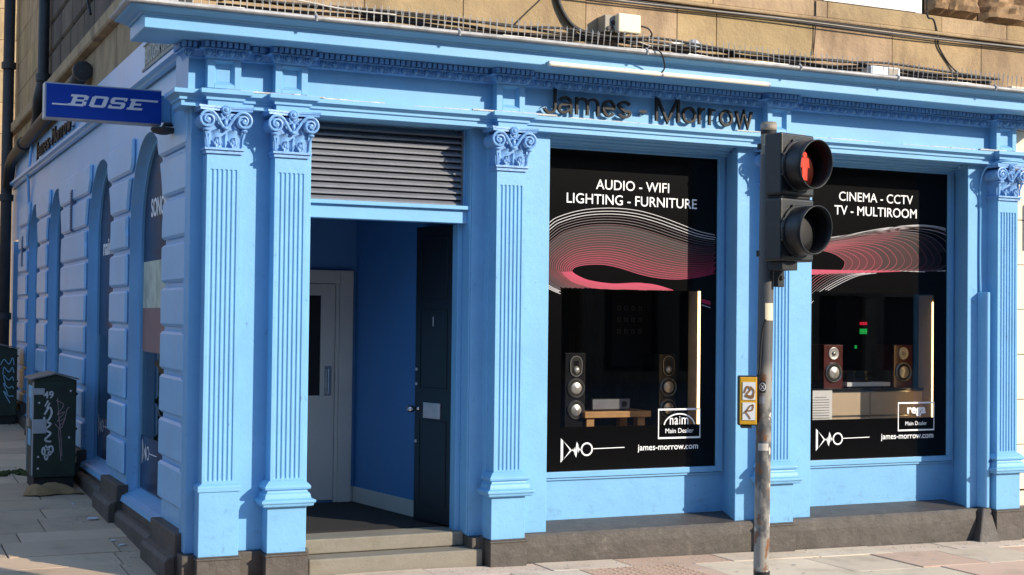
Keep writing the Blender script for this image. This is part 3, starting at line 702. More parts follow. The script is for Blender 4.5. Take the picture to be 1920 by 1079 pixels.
# ------------------------------------------------------------------ doorway
mb = MB(); mb.box(.775, 1.965, .12, .22, 2.432, 2.528); mb.box(.77, 1.968, .085, .22, 2.528, 2.556)
mb.box(1.963, 1.974, .075, .30, .2, 3.112); mb.box(1.925, 1.963, .20, .30, .2, 2.432); mb.box(1.945, 1.963, .16, .30, 2.556, 3.112); mb.box(.763, .775, .1, .3, .2, 3.112)
mb.build('door_surround', 'blue', B, bevel=.004)
mb = MB(); n = 12; zA, zB = 2.556, 3.095; st = (zB-zA)/n
for i in range(n):
    z = zA+st*i; mb.prism([(.165, z+.003), (.165, z+.017), (.212, z+st*1.22), (.212, z+st*1.06)], 0, .78, 1.944)
mb.box(.776, .79, .16, .25, zA, zB); mb.box(1.934, 1.944, .16, .25, zA, zB)
V = mb.build('vent_louvre', 'louvre', B)
mb = MB(); mb.box(.77, 1.96, .262, .29, zA-.05, zB); mb.build('backing_panel', 'dark', V)
mb = MB(); mb.box(.765, 2.045, -.045, .8, -.05, .108); mb.build('door_step', 'step', B, bevel=.012, seg=3)
mb = MB(); mb.box(.768, 1.972, .135, .42, .112, .213); mb.build('door_step', 'step', B, bevel=.010, seg=3)
# vestibule
fl = .222
mb = MB()
mb.box(.5, 2.2, .42, 2.2, .1, fl); o = mb.build('vestibule_floor', 'mat_', B)
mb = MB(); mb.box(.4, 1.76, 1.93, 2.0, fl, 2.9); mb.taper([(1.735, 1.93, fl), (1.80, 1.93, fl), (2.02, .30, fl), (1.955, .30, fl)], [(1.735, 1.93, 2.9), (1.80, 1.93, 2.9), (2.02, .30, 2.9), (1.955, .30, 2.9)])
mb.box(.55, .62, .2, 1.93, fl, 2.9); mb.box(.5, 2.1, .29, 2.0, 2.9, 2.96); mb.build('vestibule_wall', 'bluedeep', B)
mb = MB()
mb.taper([(1.718, 1.93, fl), (1.7345, 1.93, fl), (1.90, .70, fl), (1.883, .70, fl)], [(1.718, 1.93, fl+.125), (1.7345, 1.93, fl+.125), (1.90, .70, fl+.125), (1.883, .70, fl+.125)]); mb.box(1.705, 1.718, 1.90, 1.93, fl, fl+.125)
mb.build('skirting_board', 'offwhite', B, bevel=.004)
mb = MB(); mb.box(1.585, 1.70, 1.885, 1.93, fl, 2.13); mb.box(.72, 1.585, 1.885, 1.93, 2.02, 2.13); mb.box(1.555, 1.585, 1.90, 1.96, fl, 2.02)
D = mb.build('inner_door', 'offwhite', B, bevel=.006)
mb = MB(); mb.box(.72, 1.552, 1.912, 1.928, fl+.02, 1.10); mb.box(1.43, 1.552, 1.912, 1.928, 1.10, 2.015); mb.box(.72, 1.43, 1.912, 1.928, 1.92, 2.015); mb.build('door_leaf', 'offwhite', D, bevel=.003)
mb = MB(); mb.box(.72, 1.43, 1.918, 1.922, 1.10, 1.92); mb.build('glass_pane', 'dark', D)
mb = MB(); mb.box(1.465, 1.525, 1.904, 1.912, 1.10, 1.34); mb.tube([(1.495, 1.885, 1.12), (1.495, 1.885, 1.32)], .012, 8); mb.build('door_handle', 'chrome', D)
# open black door leaf
hin = Vector((1.925, .30, 0)); end = Vector((1.805, .72, 0)); dv = (end-hin).normalized(); nv = Vector((-dv.y, dv.x, 0)); L_ = (end-hin).length
def dl(a, z, h): q = hin+dv*a+nv*h; return (q.x, q.y, z)
def dbox(mb, a0, a1, z0, z1, h0, h1): mb.taper([dl(a0, z0, h0), dl(a1, z0, h0), dl(a1, z0, h1), dl(a0, z0, h1)], [dl(a0, z1, h0), dl(a1, z1, h0), dl(a1, z1, h1), dl(a0, z1, h1)])
# the side nearest the camera looks towards -X
sgn = 1 if nv.x < 0 else -1
def h(v): return v*sgn
mb = MB(); dbox(mb, 0, L_, fl+.01, 2.43, h(0), h(-.045))
for z0, z1 in ((.35, .98), (1.22, 1.80), (1.88, 2.34)): 
    dbox(mb, .05, L_-.06, z0, z0+.008, h(0), h(.006)); dbox(mb, .05, L_-.06, z1, z1+.008, h(0), h(.006)); dbox(mb, .05, .058, z0+.008, z1, h(0), h(.006)); dbox(mb, L_-.068, L_-.06, z0+.008, z1, h(0), h(.006))
DL = mb.build('entrance_door', 'doorblack', B, bevel=.002)
mb = MB(); dbox(mb, .12, .32, 1.0, 1.115, h(.001), h(.010)); dbox(mb, .13, .31, 1.012, 1.103, h(.010), h(.013)); mb.build('letterbox', 'steel', DL, bevel=.003)
mb = MB(); q = Vector(dl(L_-.05, 1.065, h(0))); mb.lathe(q, nv*sgn, [(.018, 0), (.018, .012), (.012, .016), (.012, .05), (.024, .055), (.027, .085), (.02, .10), (.005, .104)], 16); mb.build('door_knob', 'chrome', DL, smooth=True)
mb = MB()
for z in (1.36, 1.25, .82): mb.lathe(dl(L_-.02, z, h(0)), nv*sgn, [(.012, 0), (.012, .006), (.006, .008)], 10)
dbox(mb, .215, .222, 1.685, 1.755, h(.0), h(.004)); mb.build('lock', 'steel', DL)

# ------------------------------------------------------------------ side street wall
XS = -.03                                         # wall plane; blocks stand proud to -.06
OPS = [(.94, 2.41, 3.14), (3.20, 4.67, 3.15), (6.41, 7.70, 3.13), (8.55, 9.77, 3.10)]
PIERS = [(.12, .94), (2.41, 3.20), (4.67, 6.41), (7.70, 8.55), (9.77, 10.75)]
def floorz(y): return g(-.2, y)
mb = MB(); DEP = .015
def side_arch(mb, ya, yb, top, ztop, x):
    yc = (ya+yb)/2; r = (yb-ya)/2; zs = top-r; n = 20
    arc = [(yc-r*math.cos(math.pi*i/n), zs+r*math.sin(math.pi*i/n)) for i in range(n+1)]
    return arc, zs
ZT = 3.50
prev = .20
for ya, yb, top in OPS:
    arc, zs = side_arch(mb, ya, yb, top, ZT, XS)
    mb.quad((XS, prev, -.1), (XS, ya, -.1), (XS, ya, ZT), (XS, prev, ZT))
    for (y0, z0), (y1, z1) in zip(arc, arc[1:]): mb.quad((XS, y0, z0), (XS, y1, z1), (XS, y1, ZT), (XS, y0, ZT)); mb.quad((XS, y0, z0), (XS, y1, z1), (.075+DEP, y1, z1), (.075+DEP, y0, z0))
    zl = .28+floorz((ya+yb)/2)*.6
    mb.quad((XS, ya, zl), (XS, ya, zs), (.075+DEP, ya, zs), (.075+DEP, ya, zl)); mb.quad((XS, yb, zl), (XS, yb, zs), (.075+DEP, yb, zs), (.075+DEP, yb, zl))
    mb.quad((XS, ya, -.1), (XS, yb, -.1), (XS, yb, zl), (XS, ya, zl))
    prev = yb
mb.quad((XS, prev, -.1), (XS, 10.75, -.1), (XS, 10.75, ZT), (XS, prev, ZT)); mb.quad((XS, 10.75, 2.75), (XS, 12.0, 2.75), (XS, 12.0, ZT), (XS, 10.75, ZT))
mb.box(.06, .10, 10.75, 12.0, -.1, 2.75); mb.box(XS+.001, .06, 11.7, 12.0, -.1, 2.75)
mb.build('side_wall', 'blueside', B)
# rusticated blocks
for (ya, yb) in PIERS:
    mb = MB(); zc = .43
    courses = [.43+.305*i for i in range(10)]
    for ci, z0 in enumerate(courses):
        z1 = z0+.305
        za, zb_ = z0+.018, min(z1, 3.19)-.018
        if z0 > 3.1: continue
        zlow = .30+floorz((ya+yb)/2)*.8
        if zb_ < zlow+.08: continue
        za = max(za, zlow)
        def edge(z, side):
            yv = ya if side == 0 else yb
            for (oa, ob, top) in OPS:
                r = (ob-oa)/2; zs = top-r; yc = (oa+ob)/2
                rr = r+.02
                if z > zs-.001 and z-zs < rr:
                    if side == 0 and abs(ob-ya) < .01: yv = max(yc+math.sqrt(rr*rr-(z-zs)**2), yc)
                    if side == 1 and abs(oa-yb) < .01: yv = min(yc-math.sqrt(rr*rr-(z-zs)**2), yc)
                elif z >= zs+rr-.001:
                    if side == 0 and abs(ob-ya) < .01: yv = yc+.06
                    if side == 1 and abs(oa-yb) < .01: yv = yc-.06
            # near the arch the blocks stop short so a smooth band frames the opening
            return yv
        zz = [za+(zb_-za)*i/5 for i in range(6)]
        pl = [(edge(z, 0) if ya > .2 else .13, z) for z in zz]; pr = [(edge(z, 1), z) for z in reversed(zz)]
        lim = .22 if (yb-ya) < 1.2 else .25
        pl = [(max(p[0], ya-lim) , p[1]) for p in pl]; pr = [(min(p[0], yb+lim), p[1]) for p in pr]
        mb.prism(pl+pr, 0, XS+.004, XS-.034)
    mb.build('rusticated_pier', 'blueside', B, bevel=.020, seg=1)
# fascia and string course of the side
mb = MB(); mb.box(-.05, .1, .125, 12.0, 3.50, 3.86); mb.build('side_fascia', 'blueside', B)
mb = MB(); mb.sweep([(-.05, 12.0), (-.05, .13)], [(0, 3.485), (.03, 3.49), (.04, 3.505), (.075, 3.515), (.075, 3.545), (.0, 3.575)]); mb.build('string_course', 'blueside', B)
# base courses of the side (dark)
mb = MB()
for (ya, yb) in PIERS:
    a = max(ya, .0); zt = .30+floorz((ya+yb)/2)*.8
    mb.box(-.105, XS+.02, a-.01 if a else -.02, yb+.01, -.1, zt)
    zb_ = floorz((ya+yb)/2)
    mb.prism([(-.17, -.1), (-.17, zb_+.115), (-.15, zb_+.14), (-.10, zb_+.155), (-.10, -.1)], 1, a-.02 if a else -.11, yb+.03)
for (ya, yb, top) in OPS:
    zl = .28+floorz((ya+yb)/2)*.6; mb.box(-.062, XS+.02, ya+.0102, yb-.0102, -.1, zl-.03); zb_ = floorz((ya+yb)/2)
    mb.prism([(-.125, -.1), (-.125, zb_+.10), (-.10, zb_+.125), (-.06, zb_+.135), (-.06, -.1)], 1, ya+.0302, yb-.0302)
mb.box(-.09, XS+.01, 10.79, 12.0, -.1, .75)
mb.build('side_plinth', 'plinth', B, bevel=.008)
# arched windows
for i, (ya, yb, top) in enumerate(OPS):
    arc, zs = side_arch(None, ya, yb, top, 0, 0); yc = (ya+yb)/2; r = (yb-ya)/2; zl = .28+floorz(yc)*.6
    mb = MB()
    def ringpts(rr): return [(yc-rr, zl)]+[(yc-rr*math.cos(math.pi*k/20), zs+rr*math.sin(math.pi*k/20)) for k in range(21)]+[(yc+rr, zl)]
    a, b = ringpts(r-.001), ringpts(r-.05)
    for p, q in ((0, 1),):
        for j in range(len(a)-1):
            mb.taper([(.055, *a[j]), (.055, *a[j+1]), (.055, *b[j+1]), (.055, *b[j])], [(.10, *a[j]), (.10, *a[j+1]), (.10, *b[j+1]), (.10, *b[j])])
    mb.prism([(-.075, zl-.06), (-.06, zl-.02), (.10, zl+.05), (.10, zl-.06)], 1, ya+.002, yb-.002)
    Wn = mb.build('arched_window', 'blue', B)
    mb = MB(); gl = ringpts(r-.048); mb.prism(gl, 0, .078, .084); mb.build('glass', 'glass', Wn)
    fs = lambda u, v, hh: (.074-hh, u, v)
    mb = MB(); f2 = [(y, z) for y, z in gl if z >= zs-.01]
    zfilm = 2.17 if i == 0 else 1.55
    mb.prism([(f2[0][0], zfilm)]+f2+[(f2[-1][0], zfilm)], 0, .0755, .077)
    if i < 2: mb.box(.0755, .077, gl[0][0], gl[-1][0], zl+.05, .78)
    mb.build('vinyl_film', 'navy', Wn)
    if i == 0:
        mb = MB(); mb.box(.0755, .077, gl[0][0], gl[-1][0], 1.80, 2.1699); mb.build('pale_printed_film', 'palepic', Wn)
        mb = MB(); mb.box(.0755, .077, gl[0][0], gl[-1][0], 1.45, 1.7999); mb.build('pink_printed_film', 'pinkwall', Wn)
    if i < 2:
        mb = MB(); body = 'SONOS' if i == 0 else 'naim'; yl = at(284, 385, 0, .074).y if i == 0 else at(195, 410, 0, .074).y
        zt = 2.52 if i == 0 else 2.30
        fs2 = lambda u, v, hh: (.0745-hh, yl-u, v)
        text(mb, body, 0, .62 if i == 0 else .55, zt, fs2, hs=.20 if i == 0 else .22, bold=.02); mb.build('window_lettering', 'white', Wn)
        mb = MB(); yl2 = yb-.13
        f3 = lambda u, v, hh: (.0745-hh, yl2-u, v)
        P = lambda a, b: (a*.2, .62+floorz(yc)*.6+b*.2)
        mb.ribbon([P(0, -.45), P(0, .45), P(.42, 0)], .012, f3, closed=True); mb.ribbon([P(.42, 0), P(.56, .16), P(.63, -.28), P(.70, .30), P(.77, -.2), P(.92, .05)], .016, f3)
        mb.ribbon([P(1.16+.25*math.cos(t*math.pi/12), .02+.25*math.sin(t*math.pi/12)) for t in range(24)], .012, f3, closed=True); mb.ribbon([P(1.4, .03), P(2.95, .05)], .007, f3); text(mb, 'james-morrow.com', .66, 1.2, .56+floorz(yc)*.6, f3, bold=.01); mb.build('soundwave_emblem', 'white', Wn)
# rooms behind the arched windows
mb = MB()
def room(mb, y0, y1, x1):
    mb.box(x1, x1+.02, y0, y1, .2, 3.3); mb.box(.105, x1+.02, y0-.02, y0, .2, 3.3); mb.box(.105, x1+.02, y1, y1+.02, .2, 3.3); mb.box(.105, x1+.02, y0-.02, y1+.02, 3.3, 3.32); mb.box(.105, x1+.02, y0-.02, y1+.02, .18, .2)
room(mb, .9, 2.44, .54)
o = mb.build('display_bay', 'pinkwall', B)
mb = MB(); room(mb, 2.6, 10.7, 1.6); mb.build('display_bay', 'dark', B)
mb = MB(); mb.box(.107, .52, 2.425, 2.435, 1.56, 2.2); mb.build('display_poster', 'palepic', B)
# side door at the far end
mb = MB(); mb.box(.03, .06, 10.80, 11.66, .45, 2.6)
for z in (.7, 1.2, 1.7, 2.2): mb.box(.024, .03, 10.9, 11.56, z, z+.36)
mb.build('side_door', 'blue', B, bevel=.01)
# perforated vents
for yv, z0, z1, wv in ((5.60, 2.58, 3.0, .09), (10.2, 2.35, 2.75, .07)):
    mb = MB(); mb.box(-.072, XS, yv-wv/2, yv+wv/2, z0, z1)
    n = 14
    for i in range(n): mb.box(-.080, -.072, yv-wv/2+.012, yv+wv/2-.012, z0+.015+(z1-z0-.03)*i/n, z0+.015+(z1-z0-.03)*(i+.55)/n)
    mb.build('wall_vent', ['tin'], B)
# ---- stone storeys
def ashlar(mb, courses, x0, x1, y, dep, axis=0, jit=.12, gap=.002, joints=None, tf=None):
    for k, (za, zb) in enumerate(courses):
        if joints and k in joints: js = joints[k]
        else:
            js = [x0]; 
            while js[-1] < x1: js.append(js[-1]+random.uniform(.7, 1.15))
            js[-1] = x1
        for a, b in zip(js, js[1:]):
            t = random.uniform(.85, 1.12); mb.t = (t, t*random.uniform(.96, 1.02), t*random.uniform(.9, 1.04)); d = random.uniform(0, .004)
            if axis == 0: mb.box(a+gap, b-gap, y-d, y+dep, za+gap, zb-gap)
            else: mb.box(y-d, y+dep, a+gap, b-gap, za+gap, zb-gap)
    mb.t = 1.0
mb = MB()
ashlar(mb, [(3.78, 4.20)], -.06, 9.5, .10, .2, joints={0: [-.055, 1.15, 1.9, 2.9, 3.7, 4.06, 4.99, 5.8, 6.77, 7.6, 9.5]})
ashlar(mb, [(4.235, 4.37)], -.06, 5.12, .09, .2, joints={0: [-.055, .9, 2.0, 3.2, 4.02, 4.99, 5.12]})
ashlar(mb, [(4.235, 4.37)], 5.12, 9.5, .09, .2, joints={0: [5.12, 6.32, 7.05, 8.2, 9.5]})
for k in range(6): ashlar(mb, [(4.37+.36*k, 4.73+.36*k)], -.06, 5.1, .10, .2)
mb.build('upper_wall', 'stone', B, bevel=.005, seg=2)
mb = MB(); mb.box(-.05, 9.5, .14, .35, 3.7, 6.6); mb.build('wall_core', 'mortar', B)
mb = MB(); mb.sweep([(-.05, .10), (9.5, .10)], [(0, 4.202), (.03, 4.204), (.035, 4.214), (.035, 4.230), (0, 4.234)]); mb.build('stone_band', 'stone', B)
for xa, xb, za, zb in ((6.14, 6.72, 4.375, 4.72), (6.735, 7.5, 4.36, 4.70), (7.52, 8.3, 4.37, 4.72), (6.14, 6.9, 4.74, 5.1), (6.92, 7.7, 4.73, 5.1), (6.14, 6.6, 5.12, 5.5), (6.62, 7.6, 5.12, 5.5)):
    mb = MB(); nx, nz = 12, 8; o = len(mb.v); rnd = random.Random(int(xa*100+za*10))
    for i in range(nx+1):
        for j in range(nz+1):
            e = min(i, nx-i, j, nz-j); mb.v.append((xa+(xb-xa)*i/nx, .10 if e == 0 else .02-rnd.uniform(0, .05)+(.03 if e == 1 else 0), za+(zb-za)*j/nz))
    for i in range(nx):
        for j in range(nz): mb.face((o+i*(nz+1)+j, o+(i+1)*(nz+1)+j, o+(i+1)*(nz+1)+j+1, o+i*(nz+1)+j+1))
    mb.build('rock_faced_block', 'rough', B)
# upstairs window
mb = MB(); mb.box(5.06, 6.12, .105, .20, 4.374, 4.53); mb.box(5.06, 5.13, .15, .2, 4.53, 5.9); mb.box(6.0, 6.07, .15, .2, 4.53, 5.9); mb.box(5.13, 6.0, .16, .19, 5.15, 5.2)
mb.box(5.08, 6.05, .085, .105, 4.374, 4.388)
U = mb.build('sash_window', 'uwin', B, bevel=.004); mb = MB(); mb.box(5.13, 6.0, .175, .18, 4.47, 5.9); mb.build('glass', 'glass', U)
mb = MB(); mb.box(5.13, 6.0, .25, .26, 4.4, 5.9); mb.build('window_blind', 'uwin', U)
# side storeys
mb = MB(); 
ashlar(mb, [(3.86, 4.25)], .06, 12.0, -.03, .2, 1)
mb.build('side_upper_wall', 'stone', B, bevel=.005)
mb = MB(); mb.sweep([(-.03, 12.0), (-.03, .06)], [(0, 4.25), (.07, 4.26), (.085, 4.28), (.085, 4.38), (.06, 4.40), (0, 4.41)]); mb.build('side_stone_ledge', 'stone', B, bevel=.004)
mb = MB(); rn = 0
for k in range(7):
    z0 = 4.41+.34*k; js = [.08]
    while js[-1] < 8.2: js.append(js[-1]+random.uniform(.6, 1.0))
    js[-1] = 8.4
    ashlar(mb, [(z0, z0+.34)], .08, 8.4, -.045, .2, 1, gap=.012, joints={0: js})
mb.build('side_upper_wall', 'sooty', B, bevel=.022, seg=1)
mb = MB(); mb.box(.02, .3, .12, 12.0, 3.8, 6.8); mb.build('wall_core', 'mortar', B)
mb = MB()
ashlar(mb, [(4.41+.4*k, 4.81+.4*k) for k in range(6)], 8.42, 12.0, -.02, .1, 1); mb.build('side_upper_wall', 'stone', B, bevel=.006)

# ------------------------------------------------------------------ neighbour on the right
NB = thing('cream_building', 'cream painted stone building to the right of the blue shopfront', 'building')
mb = MB(); z = .32
mb.box(7.05, 11, .06, .3, -.2, .30)
while z < 3.7: mb.box(7.05, 8.1+random.random()*.3, .03+random.uniform(0, .004), .3, z, z+.385); mb.box(8.45, 11, .03, .3, z, z+.385); z += .39
mb.build('wall', 'cream', NB, bevel=.006)
mb = MB(); mb.box(7.05, 11, .0, .03, -.2, .18); mb.build('plinth', 'plinth', NB, bevel=.01)
WP = thing('wall_plaque', 'small brown edged cream board on the wall right of the last pilaster', 'sign')
mb = MB(); mb.box(7.24, 7.60, -.02, .028, 2.43, 2.80); mb.build('board', 'cream', WP, bevel=.004)
mb = MB(); mb.box(7.225, 7.24, -.03, .028, 2.42, 2.81); mb.box(7.6, 7.615, -.03, .028, 2.42, 2.81); mb.box(7.24, 7.6, -.03, .028, 2.42, 2.43); mb.box(7.24, 7.6, -.03, .028, 2.80, 2.81); mb.build('frame', 'oak', WP)

# ------------------------------------------------------------------ building across the side street end
FB = thing('distant_building', 'pale stone building closing the far end of the side street', 'building')
mb = MB(); ashlar(mb, [(.1+.5*k, .6+.5*k) for k in range(30)], -6, 5, 14.6, .6, 0); mb.build('wall', 'stone', FB, bevel=.01)

# rows of tenements on the other sides of both streets (seen in the glass)
def row(name, lab, along_x, c0, a0, a1, hgt, m):
    T = thing(name, lab, 'building'); mb = MB(); wins = MB(); wd = 2.6; n = int((a1-a0)/wd)
    levels = [(.2, 2.6)]+[(4.2+3.2*k, 6.1+3.2*k) for k in range(int((hgt-4)/3.2))]
    def bx(b, u0, u1, d0, d1, z0, z1):
        if along_x: b.box(u0, u1, c0-d1, c0-d0, z0, z1)
        else: b.box(c0-d1, c0-d0, u0, u1, z0, z1)
    for i in range(n):
        u = a0+i*wd; bx(mb, u, u+.75, 0, .6, -.15, hgt); zprev = -.15
        for z0, z1 in levels: bx(mb, u+.75, u+wd, 0, .6, zprev, z0); zprev = z1; bx(wins, u+.75, u+wd, .2, .3, z0, z1)
        bx(mb, u+.75, u+wd, 0, .6, zprev, hgt)
    bx(mb, a0, a1, -.25, .8, hgt, hgt+.3); mb.build('wall', m, T); wins.build('window_panes', 'dark', T)
row('tenement_row', 'dark tenement row on the far side of the main road reflected in the shop windows', True, -27, -45, 60, 10.5, 'sooty')
row('tenement_row', 'sunlit grey stone tenement row across the side street', False, -14.5, -2, 112, 6.0, 'greystone')
# ------------------------------------------------------------------ signs
T = thing('shop_sign', 'dark bronze standing letters reading James - Morrow across the blue frieze', 'sign')
def ff(u, v, hh): return (u, -.026-hh, v)
words = [('J', 1016, 1043.6), ('a', 1046.5, 1074.5), ('m', 1080, 1124), ('e', 1130, 1155), ('s', 1159, 1184), ('-', 1199, 1213), ('M', 1230, 1274.5), ('o', 1280, 1306), ('r', 1310.5, 1324), ('r', 1329.5, 1343.5), ('o', 1350, 1375), ('w', 1379, 1412)]
for ch, a, b in words:
    a = at(a, 235, 1, -.05).x; b = at(b, 240, 1, -.05).x; mb = MB()
    SW = .0190; h_ = SW/2; X0, X1, Z0, XH, CH = a+h_, b-h_, 3.258, .131, .178; xc = (X0+X1)/2; rx = (X1-X0)/2
    el = lambda cx_, cz_, ra, rb, q0, q1, n_=16: [(cx_+ra*math.cos(R(q0+(q1-q0)*i/n_)), cz_+rb*math.sin(R(q0+(q1-q0)*i/n_))) for i in range(n_+1)]
    zt, zb_ = Z0+XH-h_, Z0+h_; zm = (zt+zb_)/2; rz = (zt-zb_)/2
    if ch == 'J': S_ = [[(X1, Z0+CH)]+el(xc+.006, zb_+.035, X1-xc-.006, .045, 0, -165)]
    elif ch == 'M': S_ = [[(X0, Z0), (X0, Z0+CH)], [(X0+.004, Z0+CH), (xc, Z0+.002), (X1-.004, Z0+CH)], [(X1, Z0+CH), (X1, Z0)]]
    elif ch == 'm': S_ = [[(X0, Z0), (X0, Z0+XH)], el((X0+xc)/2, zt-.035, (xc-X0)/2, .035, 180, 0, 12)+[(xc, Z0)], el((X1+xc)/2, zt-.035, (X1-xc)/2, .035, 180, 0, 12)+[(X1, Z0)]]
    elif ch == 'r': S_ = [[(X0, Z0), (X0, Z0+XH)], el(X1-.004, zt-.05, X1-X0-.004, .05, 180, 85, 8)]
    elif ch == 'o': S_ = [el(xc, zm, rx, rz, 0, 360, 28)]
    elif ch == 'e': S_ = [[(X0+.004, zm+.002), (X1, zm+.002)]+el(xc, zm, rx, rz, 4, 318, 26)]
    elif ch == 'a': S_ = [el(xc-.002, zt-.036, rx-.006, .036, 160, 0, 10)+[(X1-.008, Z0)], [(X1-.008, zm+.012), (xc, zm+.004)]+el(X0+.036, zb_+.028, .036, .030, 90, 270, 10)+[(xc+.006, zb_+.002), (X1-.008, zb_+.03)]]
    elif ch == 's': S_ = [el(xc, zt-.029, rx, .029, 20, 200, 12)[:-1]+el(xc-.0, zm-.0, rx*.8, .012, 200, 340, 2)[1:2]+el(xc, zb_+.029, rx, .029, 30, -160, 12)]
    elif ch == 'w': S_ = [[(X0, Z0+XH), (X0+rx*.5, Z0+.004), (xc, Z0+XH-.004), (X1-rx*.5, Z0+.004), (X1, Z0+XH)]]
    else: S_ = [[(a, Z0+.062), (b, Z0+.062)]]
    for q_, st_ in enumerate(S_): mb.ribbon(st_, SW, (lambda u, v, hh, k_=q_: (u, -.026-.0006*k_-hh, v)), th=.024)
    for px_ in ((a+.02, b-.02)): mb.tube([(px_, -.001, 3.30), (px_, -.027, 3.30)], .004, 6)
    mb.build('letter', 'letter', T)
T = thing('shop_sign', 'dark letters standing along the pale side street fascia', 'sign')
mb = MB(); y0 = 8.55
for i, ch in enumerate('James-Morrow'):
    mb = MB(); wv = .27 if ch in 'mMw' else .12 if ch in '-r' else .2
    text(mb, ch, 0, wv, 3.60, lambda u, v, hh: (-.085-hh, y0-u, v), th=.022, hs=.27, bold=0); y0 -= wv+.06
    mb.tube([(-.05, y0+.16, 3.65), (-.087, y0+.16, 3.65)], .006, 6)
    mb.build('letter', 'letter', T)
BS = thing('projecting_sign', 'blue box sign reading BOSE projecting from the corner over the side street', 'sign')
xa, xb, ys, za, zb = -.9186, -.1428, .60, 3.057, 3.3006
mb = MB(); mb.box(xa, xb, ys+.004, ys+.11, za, zb); mb.build('casing', 'steel', BS, bevel=.004)
mb = MB(); mb.box(xa+.012, xb-.002, ys-.002, ys+.004, za+.010, zb-.010); mb.build('face_panel', 'bosered', BS)
mb = MB(); kx = .165; kz = .088; ux = xa+.155; uz = za+.093
BC = [0]
def bf(u, v, hh): return (ux+(u+v*.30)*.098, ys-.003-hh-(BC[0]*.00012 if hh else 0), uz+v*.078)
def bar(u0, u1, v0, v1):
    BC[0] += 1; mb.poly([(u0, v0), (u1, v0), (u1, v1), (u0, v1)], bf, .002)
def stroke(pts, closed=False, w_=.24): mb.ribbon(pts, w_, bf, closed=closed, th=.002)
def lB(o): bar(o-.1, o+.95, 0, .2); bar(o-.1, o+.95, .8, 1); bar(o+.08, o+.36, .2, .8); bar(o+.36, o+.9, .41, .59); bar(o+.82, o+1.1, .08, .43); bar(o+.82, o+1.1, .57, .92)
def lO(o): bar(o+.12, o+1.0, 0, .2); bar(o+.12, o+1.0, .8, 1); bar(o, o+.3, .08, .92); bar(o+.82, o+1.12, .08, .92)
def lS(o): bar(o, o+.98, 0, .2); bar(o+.1, o+1.08, .8, 1); bar(o+.1, o+.98, .41, .59); bar(o, o+.28, .5, .92); bar(o+.8, o+1.08, .08, .5); bar(o, o+.2, .0, .3); bar(o+.9, o+1.08, .7, 1)
def lE(o): bar(o, o+1.05, 0, .2); bar(o, o+1.9, .8, .97); bar(o+.12, o+.4, .2, .8); bar(o+.4, o+.85, .41, .59)
lB(0); lO(1.32); lS(2.62); lE(3.9); bar(-1.1, .0, 0, .13); mb.build('lettering', 'signw', BS)
mb = MB(); mb.box(xb, -.071, ys+.03, ys+.09, za+.03, zb-.03); mb.box(-.07, -.05, ys-.02, ys+.14, za+.01, zb-.005); mb.build('bracket', 'blue', BS, bevel=.004)
mb = MB(); mb.lathe((-.13, .60, 2.995), (0, 0, 1), [(.03, 0), (.07, .012), (.085, .03), (.08, .045)], 20); mb.tube([(-.13, .6, 3.04), (-.12, .6, 3.065), (-.055, .6, 3.065)], .014, 8); SL = mb.build('under_light', 'pipe', BS)
NP = thing('street_nameplate', 'weathered cast street nameplate on the side wall under the cornice', 'sign')
mb = MB(); fz = lambda u, v, hh: (-.052-hh, u, v)
mb.box(-.066, -.051, .52, 1.70, 3.615, 3.80)
mb.box(-.082, -.066, .50, 1.72, 3.60, 3.622); mb.box(-.076, -.066, .50, 1.72, 3.795, 3.808); mb.build('plate', 'plate', NP, bevel=.003)
mb = MB(); text(mb, 'BROUGHAM STREET', 0, 1.08, 3.645, lambda u, v, hh: (-.067-hh, 1.66-u, v), th=.006, hs=.165, bold=.01); mb.build('raised_lettering', 'platel', NP)

# ------------------------------------------------------------------ lamps, boxes, cables on the front
for (xa, xb, lab) in ((2.345, 3.245, 'left strip lamp of the pair under the cornice above the shop sign'), (3.262, 4.185, 'right strip lamp of the pair, under the cornice nearer the traffic signal')):
    T = thing('strip_lamp', lab, 'lamp', 'strip lamps under the cornice'); mb = MB()
    mb.tube([(xa, -.425, 3.540), (xb, -.425, 3.540)], .017, 12); mb.build('diffuser', 'tube', T, smooth=False)
    mb = MB(); mb.box(xa, xb, -.41, -.39, 3.545, 3.561)
    for q in (xa+.04, xb-.05): mb.box(q, q+.03, -.425, -.386, 3.523, 3.534)
    mb.tube([(xa, -.425, 3.540), (xa-.012, -.425, 3.540)], .019, 12); mb.tube([(xb, -.425, 3.540), (xb+.012, -.425, 3.540)], .019, 12)
    mb.build('housing', 'steel', T)
def cable(name, pts, r, m, lab, group=None, seg=6, n=6):
    mb = MB(); mb.tube(smooth_curve(pts, n), r, seg); return tag(mb.build(name, m, smooth=True), lab, 'cable', group)
cable('lamp_cable', [(3.24, -.43, 3.545), (3.25, -.47, 3.58), (3.20, -.525, 3.65), (3.15, -.535, 3.69), (3.13, -.35, 3.73)], .006, 'cable', 'thin black flex dropping over the gutter between the two strip lamps')
JB = thing('junction_box', 'ivory square junction box on grey back box above the cornice', 'box')
mb = MB(); p0 = at(1140, 62, 1, .0); mb.box(3.0, 3.22, -.02, .098, 3.905, 4.03); mb.build('back_box', 'boxg', JB, bevel=.006)
mb = MB(); mb.box(3.08, 3.275, -.085, -.02, 3.895, 4.04); mb.build('lid', 'boxw', JB, bevel=.014, seg=3)
mb = MB()
for q, z in ((3.03, 3.93), (3.06, 3.945), (3.065, 3.975)): mb.lathe((q, -.02, z), (0, -1, 0), [(.016, 0), (.016, .012)], 10)
mb.build('gland', 'cable', JB)
SN = thing('bulkhead_sensor', 'round grey sensor on white conduit above the cornice', 'sensor')
